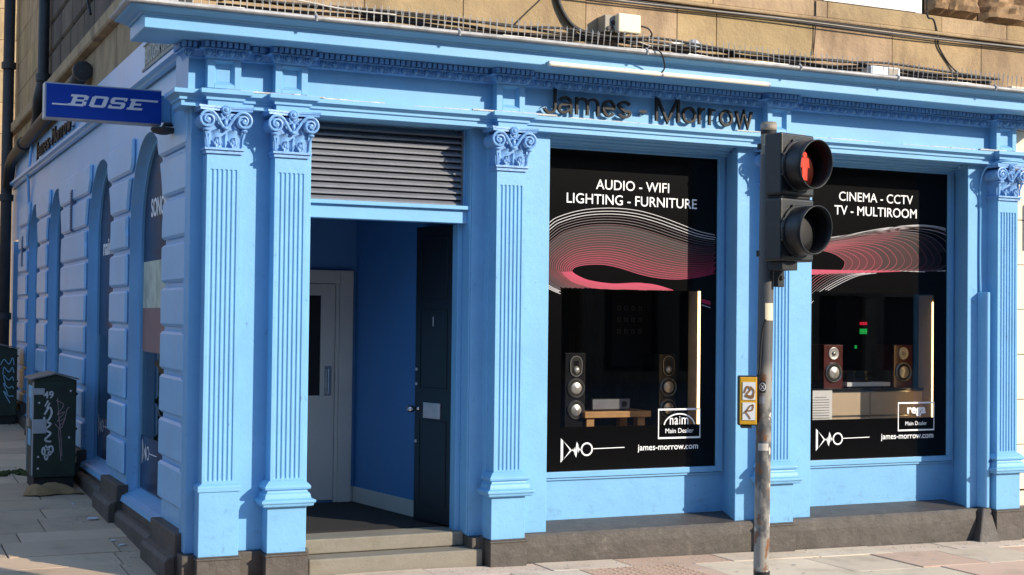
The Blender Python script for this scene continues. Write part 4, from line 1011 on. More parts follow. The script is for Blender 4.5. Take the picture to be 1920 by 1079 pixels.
mb = MB(); mb.lathe((3.79, .03, 3.872), (0, -1, 0), [(.045, 0), (.048, .04), (.04, .058), (.02, .066)], 20); mb.build('body', 'steel', SN)
mb = MB(); mb.tube(smooth_curve([(3.42, .04, 3.835), (3.55, .05, 3.85), (3.66, .05, 3.885), (3.76, .05, 3.893), (3.85, .05, 3.882)], 5), .012, 8); mb.build('conduit', 'uwin', SN, smooth=True)
AB = thing('alarm_box', 'small white plastic box lying on the cornice near the right end', 'box')
mb = MB(); mb.box(5.42, 5.72, -.10, .05, 3.765, 3.845); mb.build('case', 'uwin', AB, bevel=.012); mb = MB(); mb.box(5.60, 5.69, -.104, -.1, 3.78, 3.835); mb.build('label_patch', 'boxg', AB)
# cables along the wall under the stone band and along the roof of the cornice
for k in range(3): cable('wall_cable', [(x_, .075-.012*k, 4.188-.014*k-.006*math.sin(x_*2.1+k)) for x_ in [1.6+i*.6 for i in range(14)]], .0065, ('cable', 'boxg', 'cable')[k], ('upper dark cable clipped under the stone band', 'grey middle cable clipped under the stone band', 'lowest dark cable clipped under the stone band')[k])
rl = ['black cable lying nearest the wall on the cornice', 'thick brown black cable snaking along the cornice roof', 'sagging dark cable along the cornice behind the spikes', 'low dark cable behind the bird spikes', 'uppermost loose dark cable along the foot of the stone wall']
for k in range(5):
    rr = random.Random(k+3); cable('roof_cable', [(.1+i*.42, .05-.03*k+rr.uniform(-.02, .02), 3.805+.013*k+rr.uniform(-.012, .028)) for i in range(17)], rr.uniform(.009, .015), 'cable', rl[k])
cable('wall_cable', [(2.62, .085, 5.0), (2.63, .085, 4.4), (2.64, .075, 4.17), (2.70, .07, 4.02), (2.80, .06, 3.92), (2.98, .04, 3.87), (3.3, .03, 3.85)], .020, 'cable', 'thick black cable bundle curving down the sandstone left of the junction box')
cable('wall_cable', [(2.60, .09, 4.25), (2.52, .09, 4.12), (2.42, .09, 4.02), (2.30, .08, 3.90)], .005, 'cable', 'thin dark wire crossing the stone diagonally left of the thick cable bundle')
cable('wall_cable', [(6.16, .085, 4.7), (6.16, .085, 4.37), (6.23, .085, 4.33), (6.27, .08, 4.2), (6.29, .085, 4.1), (6.42, .085, 3.95), (6.55, .05, 3.85)], .008, 'cable', 'dark wire dropping from the upstairs window to the cornice')
cable('wall_cable', [(5.00, .08, 4.36), (5.0, .08, 4.2), (4.995, .085, 4.05), (4.98, .085, 3.92)], .005, 'cable', 'thin dark wire running straight down a stone joint left of the upstairs window')
cable('box_cable', [(3.07, -.03, 3.95), (3.10, -.04, 3.90), (3.22, -.04, 3.86), (3.38, -.05, 3.82)], .005, 'cablew', 'thin pale wire looping from under the junction box')
cable('box_cable', [(3.28, -.03, 3.97), (3.36, -.04, 3.955), (3.40, -.03, 3.91), (3.38, -.0, 3.88), (3.5, .0, 3.86)], .007, 'cable', 'black wire looping out of the right side of the junction box')
cable('pilaster_cable', [(7.0, -.17, 3.135), (6.85, -.18, 3.14), (6.76, -.14, 3.13), (6.70, -.04, 3.08), (6.685, .01, 2.95), (6.682, .008, 2.7), (6.68, .008, 2.3), (6.685, .005, 2.02)], .010, 'blue', 'blue painted cable curving over the last capital down to the casing')
# bird spikes
spk = MB(); n = 6
spk.box(0, .296, -.012, .012, 0, .006)
for i in range(n):
    x_ = .02+i*.05
    for dx, dy in ((-.012, -.015), (.010, .012), (.0, -.004)): spk.tube([(x_, 0, .004), (x_+dx+random.uniform(-.006, .006), dy, random.uniform(.105, .13))], .0021, 4)
spk0 = spk.build('bird_spike_strip', 'wire')
for i in range(25):
    o = spk0 if i == 0 else spk0.copy()
    if i: COL.objects.link(o)
    o.location = (-.42+i*.3, -.40+random.uniform(-.02, .03), 3.703); o.rotation_euler = (random.uniform(-.15, .1), random.uniform(-.02, .02), random.uniform(-.05, .05))
    tag(o, 'strip of thin steel bird spikes standing on the lead covered cornice', 'bird spikes', 'bird spikes along the cornice')
cable('netting_rail', [(-.3, -.42, 3.80), (.2, -.42, 3.803), (.5, -.42, 3.797), (.82, -.42, 3.77), (1.2, -.41, 3.77)], .006, 'cablew', 'pale wire rail lying along the tops of the leftmost bird spikes')

# ------------------------------------------------------------------ pipes on the side wall
T = thing('downpipe', 'black cast iron downpipe with collars on the sooty side wall above the blue sign', 'pipe')
def pipe(T, pts, r, collars=()):
    mb = MB(); mb.tube(pts, r, 14); mb.build('pipe', 'pipe', T, smooth=True)
    for c, d in collars:
        mb = MB(); mb.lathe(c, d, [(r*1.0, -.05), (r*1.3, -.045), (r*1.3, .045), (r*1.0, .05)], 14); mb.build('collar', 'pipe', T)
pipe(T, [(-.13, 7.7, 6.8), (-.13, 7.7, 4.42)]+[tuple(p) for p in smooth_curve([(-.13, 7.7, 4.42), (-.17, 7.75, 4.2), (-.15, 8.0, 4.02), (-.13, 8.4, 3.95)], 5)][1:], .062, (((-.13, 7.7, 4.45), (0, 0, 1)), ((-.13, 7.7, 5.9), (0, 0, 1))))
T = thing('downpipe', 'thick sloping waste pipe running along the side wall above the fascia', 'pipe')
pipe(T, [(-.12, 4.6, 4.06), (-.13, 4.9, 4.0), (-.13, 8.0, 3.93), (-.13, 10.9, 3.86), (-.13, 11.35, 3.78), (-.14, 11.5, 3.5)], .072, (((-.13, 6.2, 3.97), (0, 1, 0)), ((-.13, 9.6, 3.89), (0, 1, 0)), ((-.12, 4.62, 4.055), (0, 1, 0))))
T = thing('downpipe', 'dark rusty soil pipe running full height at the far end of the side wall', 'pipe')
pipe(T, [(-.15, 11.6, 6.9), (-.15, 11.6, .1)], .075, (((-.15, 11.6, 3.35), (0, 0, 1)), ((-.15, 11.6, 1.7), (0, 0, 1)), ((-.15, 11.6, 5.2), (0, 0, 1))))
cable('side_cable', [(-.07, 9.3, 3.86), (-.085, 9.35, 3.6), (-.09, 9.55, 3.52), (-.07, 9.6, 3.4), (-.05, 9.7, 3.1), (-.05, 9.78, 2.7)], .018, 'blueside', 'painted cable drooping down the far part of the side fascia')
cable('side_cable', [(-.06, 5.6, 6.8), (-.07, 5.2, 5.9), (-.06, 5.05, 5.2), (-.065, 4.8, 4.8), (-.06, 4.6, 4.6)], .012, 'cable', 'thin black wire hanging down the sooty upper side wall')

# ------------------------------------------------------------------ utility cabinets
def squig(mb, pts, fn, w_=.01, sub=5): mb.ribbon([tuple(p) for p in smooth_curve([Vector(p) for p in pts], sub)], w_, fn, th=.002)
def cabinet(x0, x1, y0, y1, z0, z1, lab, rich):
    T = thing('utility_cabinet', lab, 'cabinet'); mb = MB()
    mb.box(x0, x1, y0, y1, z0+.13, z1-.06); mb.prism([(x0, z1-.06), (x1, z1-.06), (x1, z1-.05), ((x0+x1)/2, z1), (x0, z1-.05)], 1, y0, y1)
    mb.build('body', 'green', T, bevel=.006)
    mb = MB(); mb.box(x0+.012, x1-.012, y0+.02, y1-.02, z0-.06, z0+.13); mb.build('skirt', 'rub', T)
    mb = MB(); xm = (x0+x1)/2
    mb.taper([(x0-.03, y0-.02, z1-.048), (xm, y0-.02, z1+.004), (xm, y1+.02, z1+.004), (x0-.03, y1+.02, z1-.048)], [(x0-.03, y0-.02, z1-.036), (xm, y0-.02, z1+.018), (xm, y1+.02, z1+.018), (x0-.03, y1+.02, z1-.036)])
    mb.taper([(xm, y0-.02, z1+.004), (x1+.02, y0-.02, z1-.048), (x1+.02, y1+.02, z1-.048), (xm, y1+.02, z1+.004)], [(xm, y0-.02, z1+.018), (x1+.02, y0-.02, z1-.036), (x1+.02, y1+.02, z1-.036), (xm, y1+.02, z1+.018)])
    mb.build('lid', 'cabtop', T)
    mb = MB()
    for z in (z0+.32, z0+.56, z0+.88): mb.taper([(x1, y0+.05, z-.02), (x1, y0+.05, z+.02), (x1, y0+.09, z+.02), (x1, y0+.09, z-.02)], [(x1+.022, y0+.06, z-.004), (x1+.022, y0+.06, z+.004), (x1+.022, y0+.08, z+.004), (x1+.022, y0+.08, z-.004)])
    mb.build('hinge', 'green', T)
    if not rich:
        mb = MB(); fn = lambda u, v, hh: (u, y0-.001-hh, v)
        for q in range(5): squig(mb, [(x1-.20+.03*q, z1-.25-.12*q), (x1-.16, z1-.18-.1*q), (x1-.10, z1-.24-.1*q), (x1-.06, z1-.16-.12*q), (x1-.04, z1-.25-.1*q)], fn, .010)
        mb.build('graffiti', 'bluest', T); return
    fn = lambda u, v, hh: (u, y0-.0015-hh, v); W_ = x1-x0; H_ = z1-z0; P = lambda a, b: (x0+a*W_, z0+b*H_)
    mb = MB(); text(mb, '49', P(.22, 0)[0], P(.46, 0)[0], P(0, .80)[1], fn, bold=.02, th=.002); mb.build('number', 'chalk', T)
    mb = MB()
    squig(mb, [P(.26, .73), P(.33, .78)], fn, .014); squig(mb, [P(.30, .71), P(.37, .76)], fn, .014)
    squig(mb, [P(.25, .66), P(.36, .72), P(.42, .68), P(.36, .62), P(.27, .60), P(.24, .64)], fn, .017); squig(mb, [P(.24, .6), P(.40, .58), P(.28, .53), P(.40, .50), P(.28, .45), P(.33, .43), P(.42, .43)], fn, .017)
    squig(mb, [P(.24, .36), P(.42, .39), P(.46, .35), P(.36, .31), P(.22, .33), P(.25, .38), P(.44, .33)], fn, .015); squig(mb, [P(.30, .40), P(.27, .30), P(.33, .28), P(.38, .38)], fn, .013)
    mb.build('graffiti', 'chalk', T)
    mb = MB(); squig(mb, [P(.52, .78), P(.70, .74), P(.55, .66), P(.72, .68), P(.56, .6), P(.74, .62), P(.6, .54), P(.62, .40), P(.66, .26)], fn, .006); squig(mb, [P(.50, .58), P(.62, .54), P(.70, .58), P(.78, .70), P(.84, .72)], fn, .006); squig(mb, [P(.55, .8), P(.6, .6), P(.64, .5), P(.68, .30)], fn, .005); mb.build('scrawl', 'pinkpaint', T)
    mb = MB(); mb.box(x0-.012, x0+.11, y0-.010, y0-.001, z0+.50*H_, z0+.62*H_); mb.box(x0-.005, x0+.09, y0-.008, y0-.001, z0+.83*H_, z0+.885*H_); mb.build('hasp_plate', 'steel', T, bevel=.003)
    mb = MB()
    for a, b in ((.12, .76), (.12, .2), (.12, .30), (.86, .86), (.84, .46)): mb.lathe((P(a, b)[0], y0-.001, P(a, b)[1]), (0, -1, 0), [(.010, 0), (.009, .006)], 8)
    mb.build('bolt', 'chalk', T)
    mb = MB(); mb.box(x0-.004, x0-.001, y0+.12, y0+.42, z0+.60*H_, z0+.9*H_); mb.box(x0-.004, x0-.001, y0+.2, y0+.42, z0+.38*H_, z0+.52*H_); mb.build('poster', 'bluest', T)
    mb = MB(); mb.box(x0-.03, x0-.001, y0+.15, y0+.25, z0+.55*H_, z0+.62*H_); mb.tube([(x0-.02, y0+.2, z0+.62*H_), (x0-.02, y0+.2, z0+.8*H_)], .008, 6); mb.build('padlock', 'chrome', T)
    mb = MB(); mb.box(x0-.008, x0, y0+.02, y0+.06, z0+.15, z1-.07); mb.box(x0-.006, x0, y1-.06, y1-.03, z0+.15, z1-.07); mb.build('door_edge', 'steel', T)
cabinet(-.555, -.185, 4.15, 4.72, .13, 1.19, 'dark green pitched lid street cabinet with white 49 and graffiti', True)
cabinet(-.62, -.16, 9.6, 10.3, .32, 1.34, 'plain dark green street cabinet cut off at the left edge of the photo', False)
T = thing('sack', 'flattened tan sack lying on the pavement in front of the graffitied cabinet', 'sack'); T.name = 'sack'
mb = MB(); n, m_ = 16, 8; o = 0; cx, cy = -.40, 4.0; rnd = random.Random(5)
for i in range(n+1):
    for j in range(m_+1):
        u = i/n*2-1; v = j/m_*2-1; rr_ = max(0, 1-(abs(u)**2.4+abs(v)**2.4)); hgt = .075*rr_**.55*(1-.45*u)*(1+.25*math.sin(u*5+v*3))+rnd.uniform(0, .006)
        mb.v.append((cx+u*.24*(1-.1*v), cy+v*.15+.03*math.sin(u*4), g(cx, cy)+.004+max(0, hgt)))
for i in range(n):
    for j in range(m_): mb.face((i*(m_+1)+j, (i+1)*(m_+1)+j, (i+1)*(m_+1)+j+1, i*(m_+1)+j+1))
so_ = mb.build('cloth', 'rag', T, smooth=True)
def crumple(x, y, s, lab, m='litter', group=None, nm='litter'):
    mb = MB(); random.seed(int(x*977+y*131)); mb.blob((x, y, g(x, y)+s*.22), s, s*.7, s*.3, 7, 4, .35); return tag(mb.build(nm, m), lab, 'litter' if nm == 'litter' else 'stone', group)
crumple(-.26, 2.55, .045, 'crumpled white wrapper on the pavement beside the side wall plinth')
crumple(-.25, 1.62, .022, 'small white scrap at the foot of the second side pier')
crumple(-.215, 1.42, .026, 'pale scrap just in front of the dark pier foot')
crumple(-.31, 3.35, .020, 'small white paper fragment near the tan sack')
crumple(-1.0, 6.9, .07, 'white crumpled paper on the pavement left of the cabinet')
mb = MB(); random.seed(3)
for i in range(28): mb.blob((-.60+random.uniform(-.18, .12), 5.3+random.uniform(-.2, .2), g(-.5, 5.3)+.01), .03, .03, .018, 6, 3, .4)
tag(mb.build('moss', 'moss'), 'tuft of moss in the paving joint left of the cabinet', 'moss', kind='stuff')
for i, (x_, y_, s_) in enumerate(((4.72, -.22, .016), (4.80, -.12, .012), (6.56, -.22, .016), (6.95, -.24, .02), (7.02, -.2, .015), (4.42, -.12, .012), (4.33, -.1, .010), (5.6, -.2, .010))):
    crumple(x_, y_, s_, ['pale pebble just right of the fourth pilaster plinth', 'grit lump where the sill block meets the fourth pilaster', 'white pebble in front of the flared casing foot', 'stone chip in front of the last pilaster plinth', 'second stone chip by the last pilaster plinth, further right', 'small grit lump left of the fourth pilaster plinth', 'tiny grit lump under the first window sill', 'pebble on the pavement under the second window'][i], 'stonebit', None, 'pebble')
random.seed(11)
mb = MB()
for i in range(260):
    x_ = random.uniform(-.1, 7.2); y_ = -.17-abs(random.gauss(0, .1)); mb.blob((x_, y_, g(x_, y_)+.002), random.uniform(.002, .007), random.uniform(.002, .006), .003, 5, 3, .3)
for i in range(160):
    y_ = random.uniform(.3, 5); x_ = -.2-abs(random.gauss(0, .12)); mb.blob((x_, y_, g(x_, y_)+.002), random.uniform(.002, .008), random.uniform(.002, .007), .003, 5, 3, .3)
tag(mb.build('grit', 'stonebit'), 'loose grit gathered along the foot of the walls', 'grit', kind='stuff')

# ------------------------------------------------------------------ pedestrian signal
SG = thing('traffic_signal', 'pedestrian signal showing a red man on a flaking painted pole', 'traffic signal')
PXC, PYC = 2.043, -3.49
mb = MB(); zs = [-.2+i*.1 for i in range(29)]
mb.tube([(PXC-.003*(2.7-z), PYC+.012*(2.7-z), z) for z in [-.2, .6, 1.4, 2.2, 2.735]], .038, 24); mb.build('pole', 'pole', SG, smooth=False)
for pl in bpy.data.objects['pole'].data.polygons: pl.use_smooth = len(pl.vertices) == 4
mb = MB(); mb.lathe((PXC, PYC, 2.70), (0, 0, 1), [(.040, 0), (.041, .008), (.041, .022), (.03, .032), (.005, .036)], 20); mb.build('pole_cap', 'boxg', SG)
mb = MB(); mb.lathe((PXC, PYC, 2.675), (0, 0, 1), [(.039, 0), (.0395, .02)], 20); mb.lathe((PXC-.006, PYC+.02, .50), (0, 0, 1), [(.0392, -.1), (.0395, .02)], 20); mb.build('dark_band', 'rub', SG)
HR = Matrix.Translation((PXC, PYC, 0)) @ Matrix.Rotation(R(13), 4, 'Z')
def hf(x_, y_, z_): q = HR @ Vector((x_, y_, z_)); return (q.x, q.y, q.z)
class HMB(MB):
    def build(s, *a, **k): s.v = [hf(*v) for v in s.v]; return MB.build(s, *a, **k)
hx = .028
for k, (z0, z1) in enumerate(((2.362, 2.665), (2.043, 2.350))):
    mb = HMB(); mb.box(hx-.122, hx+.122, -.165, -.055, z0, z1); Hd = mb.build('signal_head', 'black', SG, bevel=.012, seg=3)
    zc = (z0+z1)/2-.005
    mb = HMB(); n = 36; rad = .118; o = 0
    for j, (rr_, inner_) in enumerate(((rad, 0), (rad-.005, 1))):
        for i in range(n):
            a = 2*math.pi*i/n
            ln = .128-.03*(1-math.sin(a))/2
            for t in (0, .35, .7, 1): mb.v.append((hx+.005+(rr_-.004*t*0)*math.cos(a), -.165-ln*t, zc+rr_*math.sin(a)))
    for j in range(2):
        for i in range(n):
            i2 = (i+1) % n
            for t in range(3): mb.mi = j; mb.face((j*n*4+i*4+t, j*n*4+i2*4+t, j*n*4+i2*4+t+1, j*n*4+i*4+t+1))
    mb.mi = 0
    for i in range(n): i2 = (i+1) % n; mb.face((i*4+3, i2*4+3, n*4+i2*4+3, n*4+i*4+3))
    mb.build('visor', ['black', 'visor'], Hd, smooth=True)
    mb = HMB(); mb.lathe((hx+.005, -.166, zc), (0, -1, 0), [(.128, 0), (.128, .012), (.122, .016)], 36)
    for q in range(8): a = 2*math.pi*(q+.5)/8; mb.lathe((hx+.005+.128*math.cos(a), -.165, zc+.128*math.sin(a)), (0, -1, 0), [(.008, 0), (.008, .014)], 8)
    mb.build('visor_ring', 'black', Hd)
    mb = HMB(); mb.lathe((hx+.005, -.183, zc), (0, -1, 0), [(.108, 0), (.108, .004), (.06, .014), (.01, .017)], 30); mb.build('lens', 'lens' if k == 0 else 'visor', Hd, smooth=True)
    if k == 0:
        mb = HMB(); fn = lambda u, v, hh: (hx+.005+u*.8, -.203-hh, zc+v*.8)
        mb.poly([(.0+.017*math.cos(q), .062+.019*math.sin(q)) for q in [2*math.pi*i/12 for i in range(12)]], fn, .002)
        mb.poly([(-.034, .04), (-.022, .046), (.022, .046), (.034, .04), (.040, -.012), (.030, -.014), (.026, .016), (.022, -.03), (.020, -.09), (.003, -.09), (0, -.04), (-.003, -.09), (-.02, -.09), (-.022, -.03), (-.026, .016), (-.03, -.014), (-.04, -.012)], fn, .002)
        mb.build('red_man', 'red', Hd)
for bx_ in ((hx-.105, hx+.105, -.155, -.065, 2.3501, 2.3619), (-.035, .035, -.06, .045, 2.60, 2.63), (-.035, .035, -.06, .045, 2.07, 2.10), (hx-.09, hx+.02, -.15, -.06, 2.0, 2.0425), (.01, .055, -.06, -.03, 1.92, 2.05)):
    mb = HMB(); mb.box(*bx_); mb.build('mounting_bracket', 'rub', SG, bevel=.003)
mb = HMB(); mb.lathe((.032, -.061, 1.965), (0, -1, 0), [(.012, 0), (.010, .012)], 10); mb.build('bracket_bolt', 'rub', SG)
mb = HMB(); mb.tube([(-.046, -.005, 2.62), (-.044, -.04, 2.62), (-.0, -.046, 2.622)], .003, 5); mb.build('cable_tie', 'cablew', SG)
# push button unit to the left of the pole
PR = Matrix.Translation((PXC-.010, PYC+.016, 0)) @ Matrix.Rotation(R(-29), 4, 'Z')
class PMB(MB):
    def build(s, *a, **k): s.v = [tuple(PR @ Vector(v)) for v in s.v]; return MB.build(s, *a, **k)
mb = PMB(); mb.box(-.126, -.034, -.055, .010, 1.238, 1.482); PB = mb.build('push_button_unit', 'black', SG, bevel=.006)
mb = PMB(); mb.box(-.120, -.036, -.066, -.054, 1.244, 1.476); mb.build('yellow_cover', 'yellow', PB, bevel=.004)
mb = PMB(); mb.box(-.106, -.044, -.069, -.067, 1.365, 1.452); mb.box(-.106, -.044, -.069, -.067, 1.266, 1.352); mb.build('instruction_panel', 'paper', PB)
mb = PMB(); fn = lambda u, v, hh: (u, -.0695-hh, v)
squig(mb, [(-.098, 1.40), (-.085, 1.43), (-.07, 1.415), (-.088, 1.39), (-.06, 1.385), (-.052, 1.41), (-.07, 1.43)], fn, .008); squig(mb, [(-.095, 1.385), (-.06, 1.375), (-.055, 1.39)], fn, .008)
squig(mb, [(-.10, 1.30), (-.085, 1.315), (-.07, 1.335), (-.055, 1.34), (-.06, 1.315), (-.09, 1.31), (-.075, 1.285), (-.068, 1.272)], fn, .006); mb.build('graffiti', 'brownink', PB)
mb = PMB(); mb.box(-.11, -.06, -.06, .02, 1.226, 1.238); mb.build('button_housing', 'rub', PB)
def wrap(mb, a0, a1, z0, z1, r=.0388, n=8):
    for i in range(n):
        q0 = R(a0+(a1-a0)*i/n); q1 = R(a0+(a1-a0)*(i+1)/n); zz = (z0+z1)/2; cx_ = PXC-.003*(2.7-zz); cy_ = PYC+.012*(2.7-zz)
        mb.quad((cx_+r*math.cos(q0), cy_+r*math.sin(q0), z0), (cx_+r*math.cos(q1), cy_+r*math.sin(q1), z0), (cx_+r*math.cos(q1), cy_+r*math.sin(q1), z1), (cx_+r*math.cos(q0), cy_+r*math.sin(q0), z1))
mb = MB(); wrap(mb, -128, -60, 1.755, 1.84); mb.build('blank_sticker', 'boxw', SG)
mb = MB(); wrap(mb, -160, -115, 1.40, 1.455, .0389); mb.build('round_sticker', 'rub', SG)
mb = MB()
cxs, cys = PXC-.003*1.27, PYC+.012*1.27
fs_ = lambda u, v, hh: (cxs+(.0395+hh)*math.cos(R(-138)+u/.0395), cys+(.0395+hh)*math.sin(R(-138)+u/.0395), 1.428+v)
mb.ribbon([(.015*math.cos(q), .019*math.sin(q)) for q in [2*math.pi*i/16 for i in range(16)]], .004, fs_, closed=True); mb.ribbon([(-.008, -.01), (.008, .01)], .004, fs_); mb.ribbon([(-.008, .01), (.008, -.01)], .004, fs_); mb.build('sticker_mark', 'paper', SG)
mb = MB(); wrap(mb, -160, -120, 1.345, 1.38, .0389); mb.build('torn_label', 'steel', SG)
mb = MB(); wrap(mb, -165, -85, 1.115, 1.150, .0389); mb.build('torn_label', 'cablew', SG)
mb = MB(); mb.tube(smooth_curve([(PXC-.03, PYC-.03, 1.76), (PXC-.041, PYC-.018, 1.70), (PXC-.044, PYC-.01, 1.62), (PXC-.045, PYC, 1.5), (PXC-.05, PYC+.01, 1.48)], 5), .006, 6); mb.build('button_cable', 'rub', SG)

# ------------------------------------------------------------------ goods in the first window
def drivers(T, x, y, zs, rads):
    for z, r in zip(zs, rads):
        mb = MB(); mb.lathe((x, y, z), (0, -1, 0), [(r, 0), (r, .010), (r*.93, .014), (r*.86, .010)], 28); o = mb.build('driver_ring', 'ring', T)
        mb = MB(); mb.lathe((x, y-.002, z), (0, -1, 0), [(r*.87, 0), (r*.84, .012), (r*.72, .012)], 28); mb.build('surround', 'rub', o)
        mb = MB(); mb.lathe((x, y-.004, z), (0, -1, 0), [(r*.72, 0), (r*.70, .008), (r*.5, .012), (r*.25, .018), (.004, .022)], 28); mb.build('cone', 'cone', o, smooth=True)
SY = .80
for k, (pa, pb, lab) in enumerate((((1060, 662), (1098, 662), 'black floor speaker at the left of the first window display'), ((1236, 664), (1268, 664), 'black floor speaker at the right of the bench in the first window'))):
    a = at(*pa, 1, SY); b = at(*pb, 1, SY); T = thing('floor_speaker', lab, 'speaker', 'floor speakers in the first window')
    mb = MB(); mb.box(a.x, b.x, SY, SY+.28, .62, a.z); mb.build('cabinet', 'spk', T, bevel=.006)
    xm = (a.x+b.x)/2+.005; f = lambda yy: at(1079, yy, 1, SY).z
    drivers(T, xm, SY-.001, [f(728), f(769)], [.078, .076])
    mb = MB(); zt, zb_ = f(668), f(706); pl = []
    for i in range(20):
        q = 2*math.pi*i/20; pl.append((xm+.052*math.cos(q), (zt-.055 if math.sin(q) >= 0 else zb_+.055)+.055*math.sin(q)))
    mb.prism(pl, 1, SY-.008, SY-.001); mb.build('tweeter_plate', 'rub', T, bevel=.002)
    mb = MB(); mb.ribbon(pl, .005, lambda u, v, hh: (u, SY-.009-hh, v), closed=True); mb.build('plate_rim', 'ring', T)
    mb = MB(); mb.lathe((xm, SY-.009, f(694)), (0, -1, 0), [(.030, 0), (.028, .006), (.016, .014), (.003, .018)], 20); mb.build('tweeter_dome', 'cone', T, smooth=True)
    mb = MB(); mb.box(xm-.022, xm+.022, SY-.011, SY-.009, f(682)-.018, f(682)+.022); mb.build('ribbon_tweeter', 'spk', T, bevel=.004)
T = thing('oak_bench', 'low oak bench between the two black floor speakers', 'bench'); a = at(1097, 773, 1, .74); b = at(1221, 773, 1, .74)
mb = MB(); mb.box(a.x, b.x, .74, 1.15, a.z-.05, a.z); mb.build('bench_top', 'oak', T, bevel=.004)
for x_ in (a.x+.03, b.x-.11):
    for y_ in (.77, 1.06): mb = MB(); mb.box(x_, x_+.07, y_, y_+.07, .62, a.z-.05); mb.build('leg', 'oak', T, bevel=.003)
zt = a.z
T = thing('amplifier', 'dark hi-fi amplifier standing on the oak bench', 'amplifier'); mb = MB(); mb.box(a.x+.10, a.x+.46, .82, 1.1, zt+.008, zt+.10); mb.build('case', 'spk', T, bevel=.004)
mb = MB(); mb.box(a.x+.11, a.x+.45, .816, .82, zt+.014, zt+.094); mb.build('fascia', 'louvre', T); mb = MB(); mb.lathe((a.x+.40, .815, zt+.055), (0, -1, 0), [(.022, 0), (.02, .015)], 16); mb.build('knob', 'rub', T)
mb = MB()
for q in (a.x+.13, a.x+.40): mb.box(q, q+.03, .85, .88, zt, zt+.008)
mb.build('foot', 'rub', T)
T = thing('curtain', 'black pleated curtain hanging behind the first window display', 'curtain'); mb = MB(); n = 90
for i in range(n):
    x_ = 2.52+1.84*i/n; x2 = 2.52+1.84*(i+1)/n; fy = lambda q: 1.55+.035*math.sin(q*31)+.015*math.sin(q*67)
    mb.taper([(x_, fy(x_), .62), (x2, fy(x2), .62), (x2, fy(x2)+.01, .62), (x_, fy(x_)+.01, .62)], [(x_, fy(x_), 3.05), (x2, fy(x2), 3.05), (x2, fy(x2)+.01, 3.05), (x_, fy(x_)+.01, 3.05)])
mb.build('cloth', 'curtain', T, smooth=True)
T = thing('wall_screen', 'dim screen with rows of small icons behind the first window', 'screen'); mb = MB(); mb.box(3.90, 4.28, 1.44, 1.46, 1.35, 2.0); mb.build('panel', 'dark', T)
mb = MB()
for i in range(4):
    for j in range(3): mb.ribbon([(3.96+.07*i+.018*math.cos(q), 1.85-.10*j+.022*math.sin(q)) for q in [R(45+90*k_) for k_ in range(4)]], .004, lambda u, v, hh: (u, 1.439-hh, v), closed=True)
mb.build('icon_grid', 'ink', T)
T = thing('partition_panel', 'tall tan panel with a lit pale edge at the right of the first window opening', 'panel'); q = at(1313, 600, 1, .46)
mb = MB(); mb.box(q.x+.026, q.x+.045, .466, .68, .62, 1.99); mb.box(q.x-.004, q.x+.026, .466, .48, .62, 1.99); mb.build('panel', 'gold', T); mb = MB(); mb.box(q.x-.014, q.x-.004, .452, .476, .62, 1.99); mb.build('edge_trim', 'led', T)
# ------------------------------------------------------------------ goods in the second window
BY = .75
T = thing('sideboard', 'cream drawer sideboard with black top in the second window', 'sideboard'); a = at(1500, 729, 1, BY); b = at(1738, 727, 1, BY); zt = b.z
mb = MB(); mb.box(a.x, b.x, BY+.02, BY+.42, .62, zt-.03); mb.build('carcass', 'sideb', T)
xs_ = [a.x, at(1631.5, 750, 1, BY).x, b.x]
for xx in range(2):
    for (z0, z1) in ((zt-.235, zt-.035), (zt-.45, zt-.25)): mb = MB(); mb.box(xs_[xx]+.004, xs_[xx+1]-.004, BY, BY+.018, z0, z1); mb.build('drawer_front', 'sideb', T, bevel=.003); mb = MB(); mb.box(xs_[xx]+.004, xs_[xx+1]-.004, BY-.006, BY+.016, z1+.001, z1+.009); mb.build('drawer_pull', 'chrome', T)
mb = MB(); mb.box(a.x-.01, b.x+.01, BY-.02, BY+.44, zt-.026, zt); mb.build('top', 'spk', T, bevel=.003)
for k, (pa, pb, lab) in enumerate((((1545, 647), (1580.5, 647), 'red veneered bookshelf speaker at the left end of the sideboard'), ((1676, 647), (1711, 647), 'red veneered bookshelf speaker at the right end of the sideboard'))):
    ya = BY+.08; a = at(*pa, 1, ya); b = at(*pb, 1, ya); T = thing('bookshelf_speaker', lab, 'speaker', 'red speakers on the sideboard')
    mb = MB(); mb.box(a.x, b.x, ya, ya+.26, zt, a.z); mb.build('cabinet', 'cherry', T, bevel=.004); xm = (a.x+b.x)/2; H_ = a.z-zt
    drivers(T, xm, ya-.001, [zt+H_*.36], [.088])
    mb = MB(); mb.lathe((xm, ya-.001, zt+H_*.80), (0, -1, 0), [(.056, 0), (.055, .006), (.05, .008), (.034, .006)], 24); o = mb.build('tweeter_plate', 'cone', T); mb = MB(); mb.lathe((xm, ya-.006, zt+H_*.80), (0, -1, 0), [(.022, 0), (.018, .008), (.004, .012)], 16); mb.build('tweeter_dome', 'ring', o, smooth=True)
T = thing('turntable', 'white record deck with clear lid between the red speakers', 'turntable'); a = at(1583, 718, 1, BY+.1); b = at(1664, 718, 1, BY+.1)
mb = MB(); mb.box(a.x, b.x, BY+.06, BY+.36, zt+.012, zt+.05); mb.build('plinth_deck', 'paper', T, bevel=.004)
mb = MB(); mb.lathe(((a.x+b.x)/2-.02, BY+.21, zt+.05), (0, 0, 1), [(.13, 0), (.13, .012), (.01, .014)], 32); mb.build('platter', 'cherry', T)
mb = MB(); mb.tube([(b.x-.05, BY+.31, zt+.05), (b.x-.05, BY+.31, zt+.085), (b.x-.06, BY+.15, zt+.075), (b.x-.10, BY+.11, zt+.07)], .006, 6); mb.build('tonearm', 'chrome', T)
mb = MB()
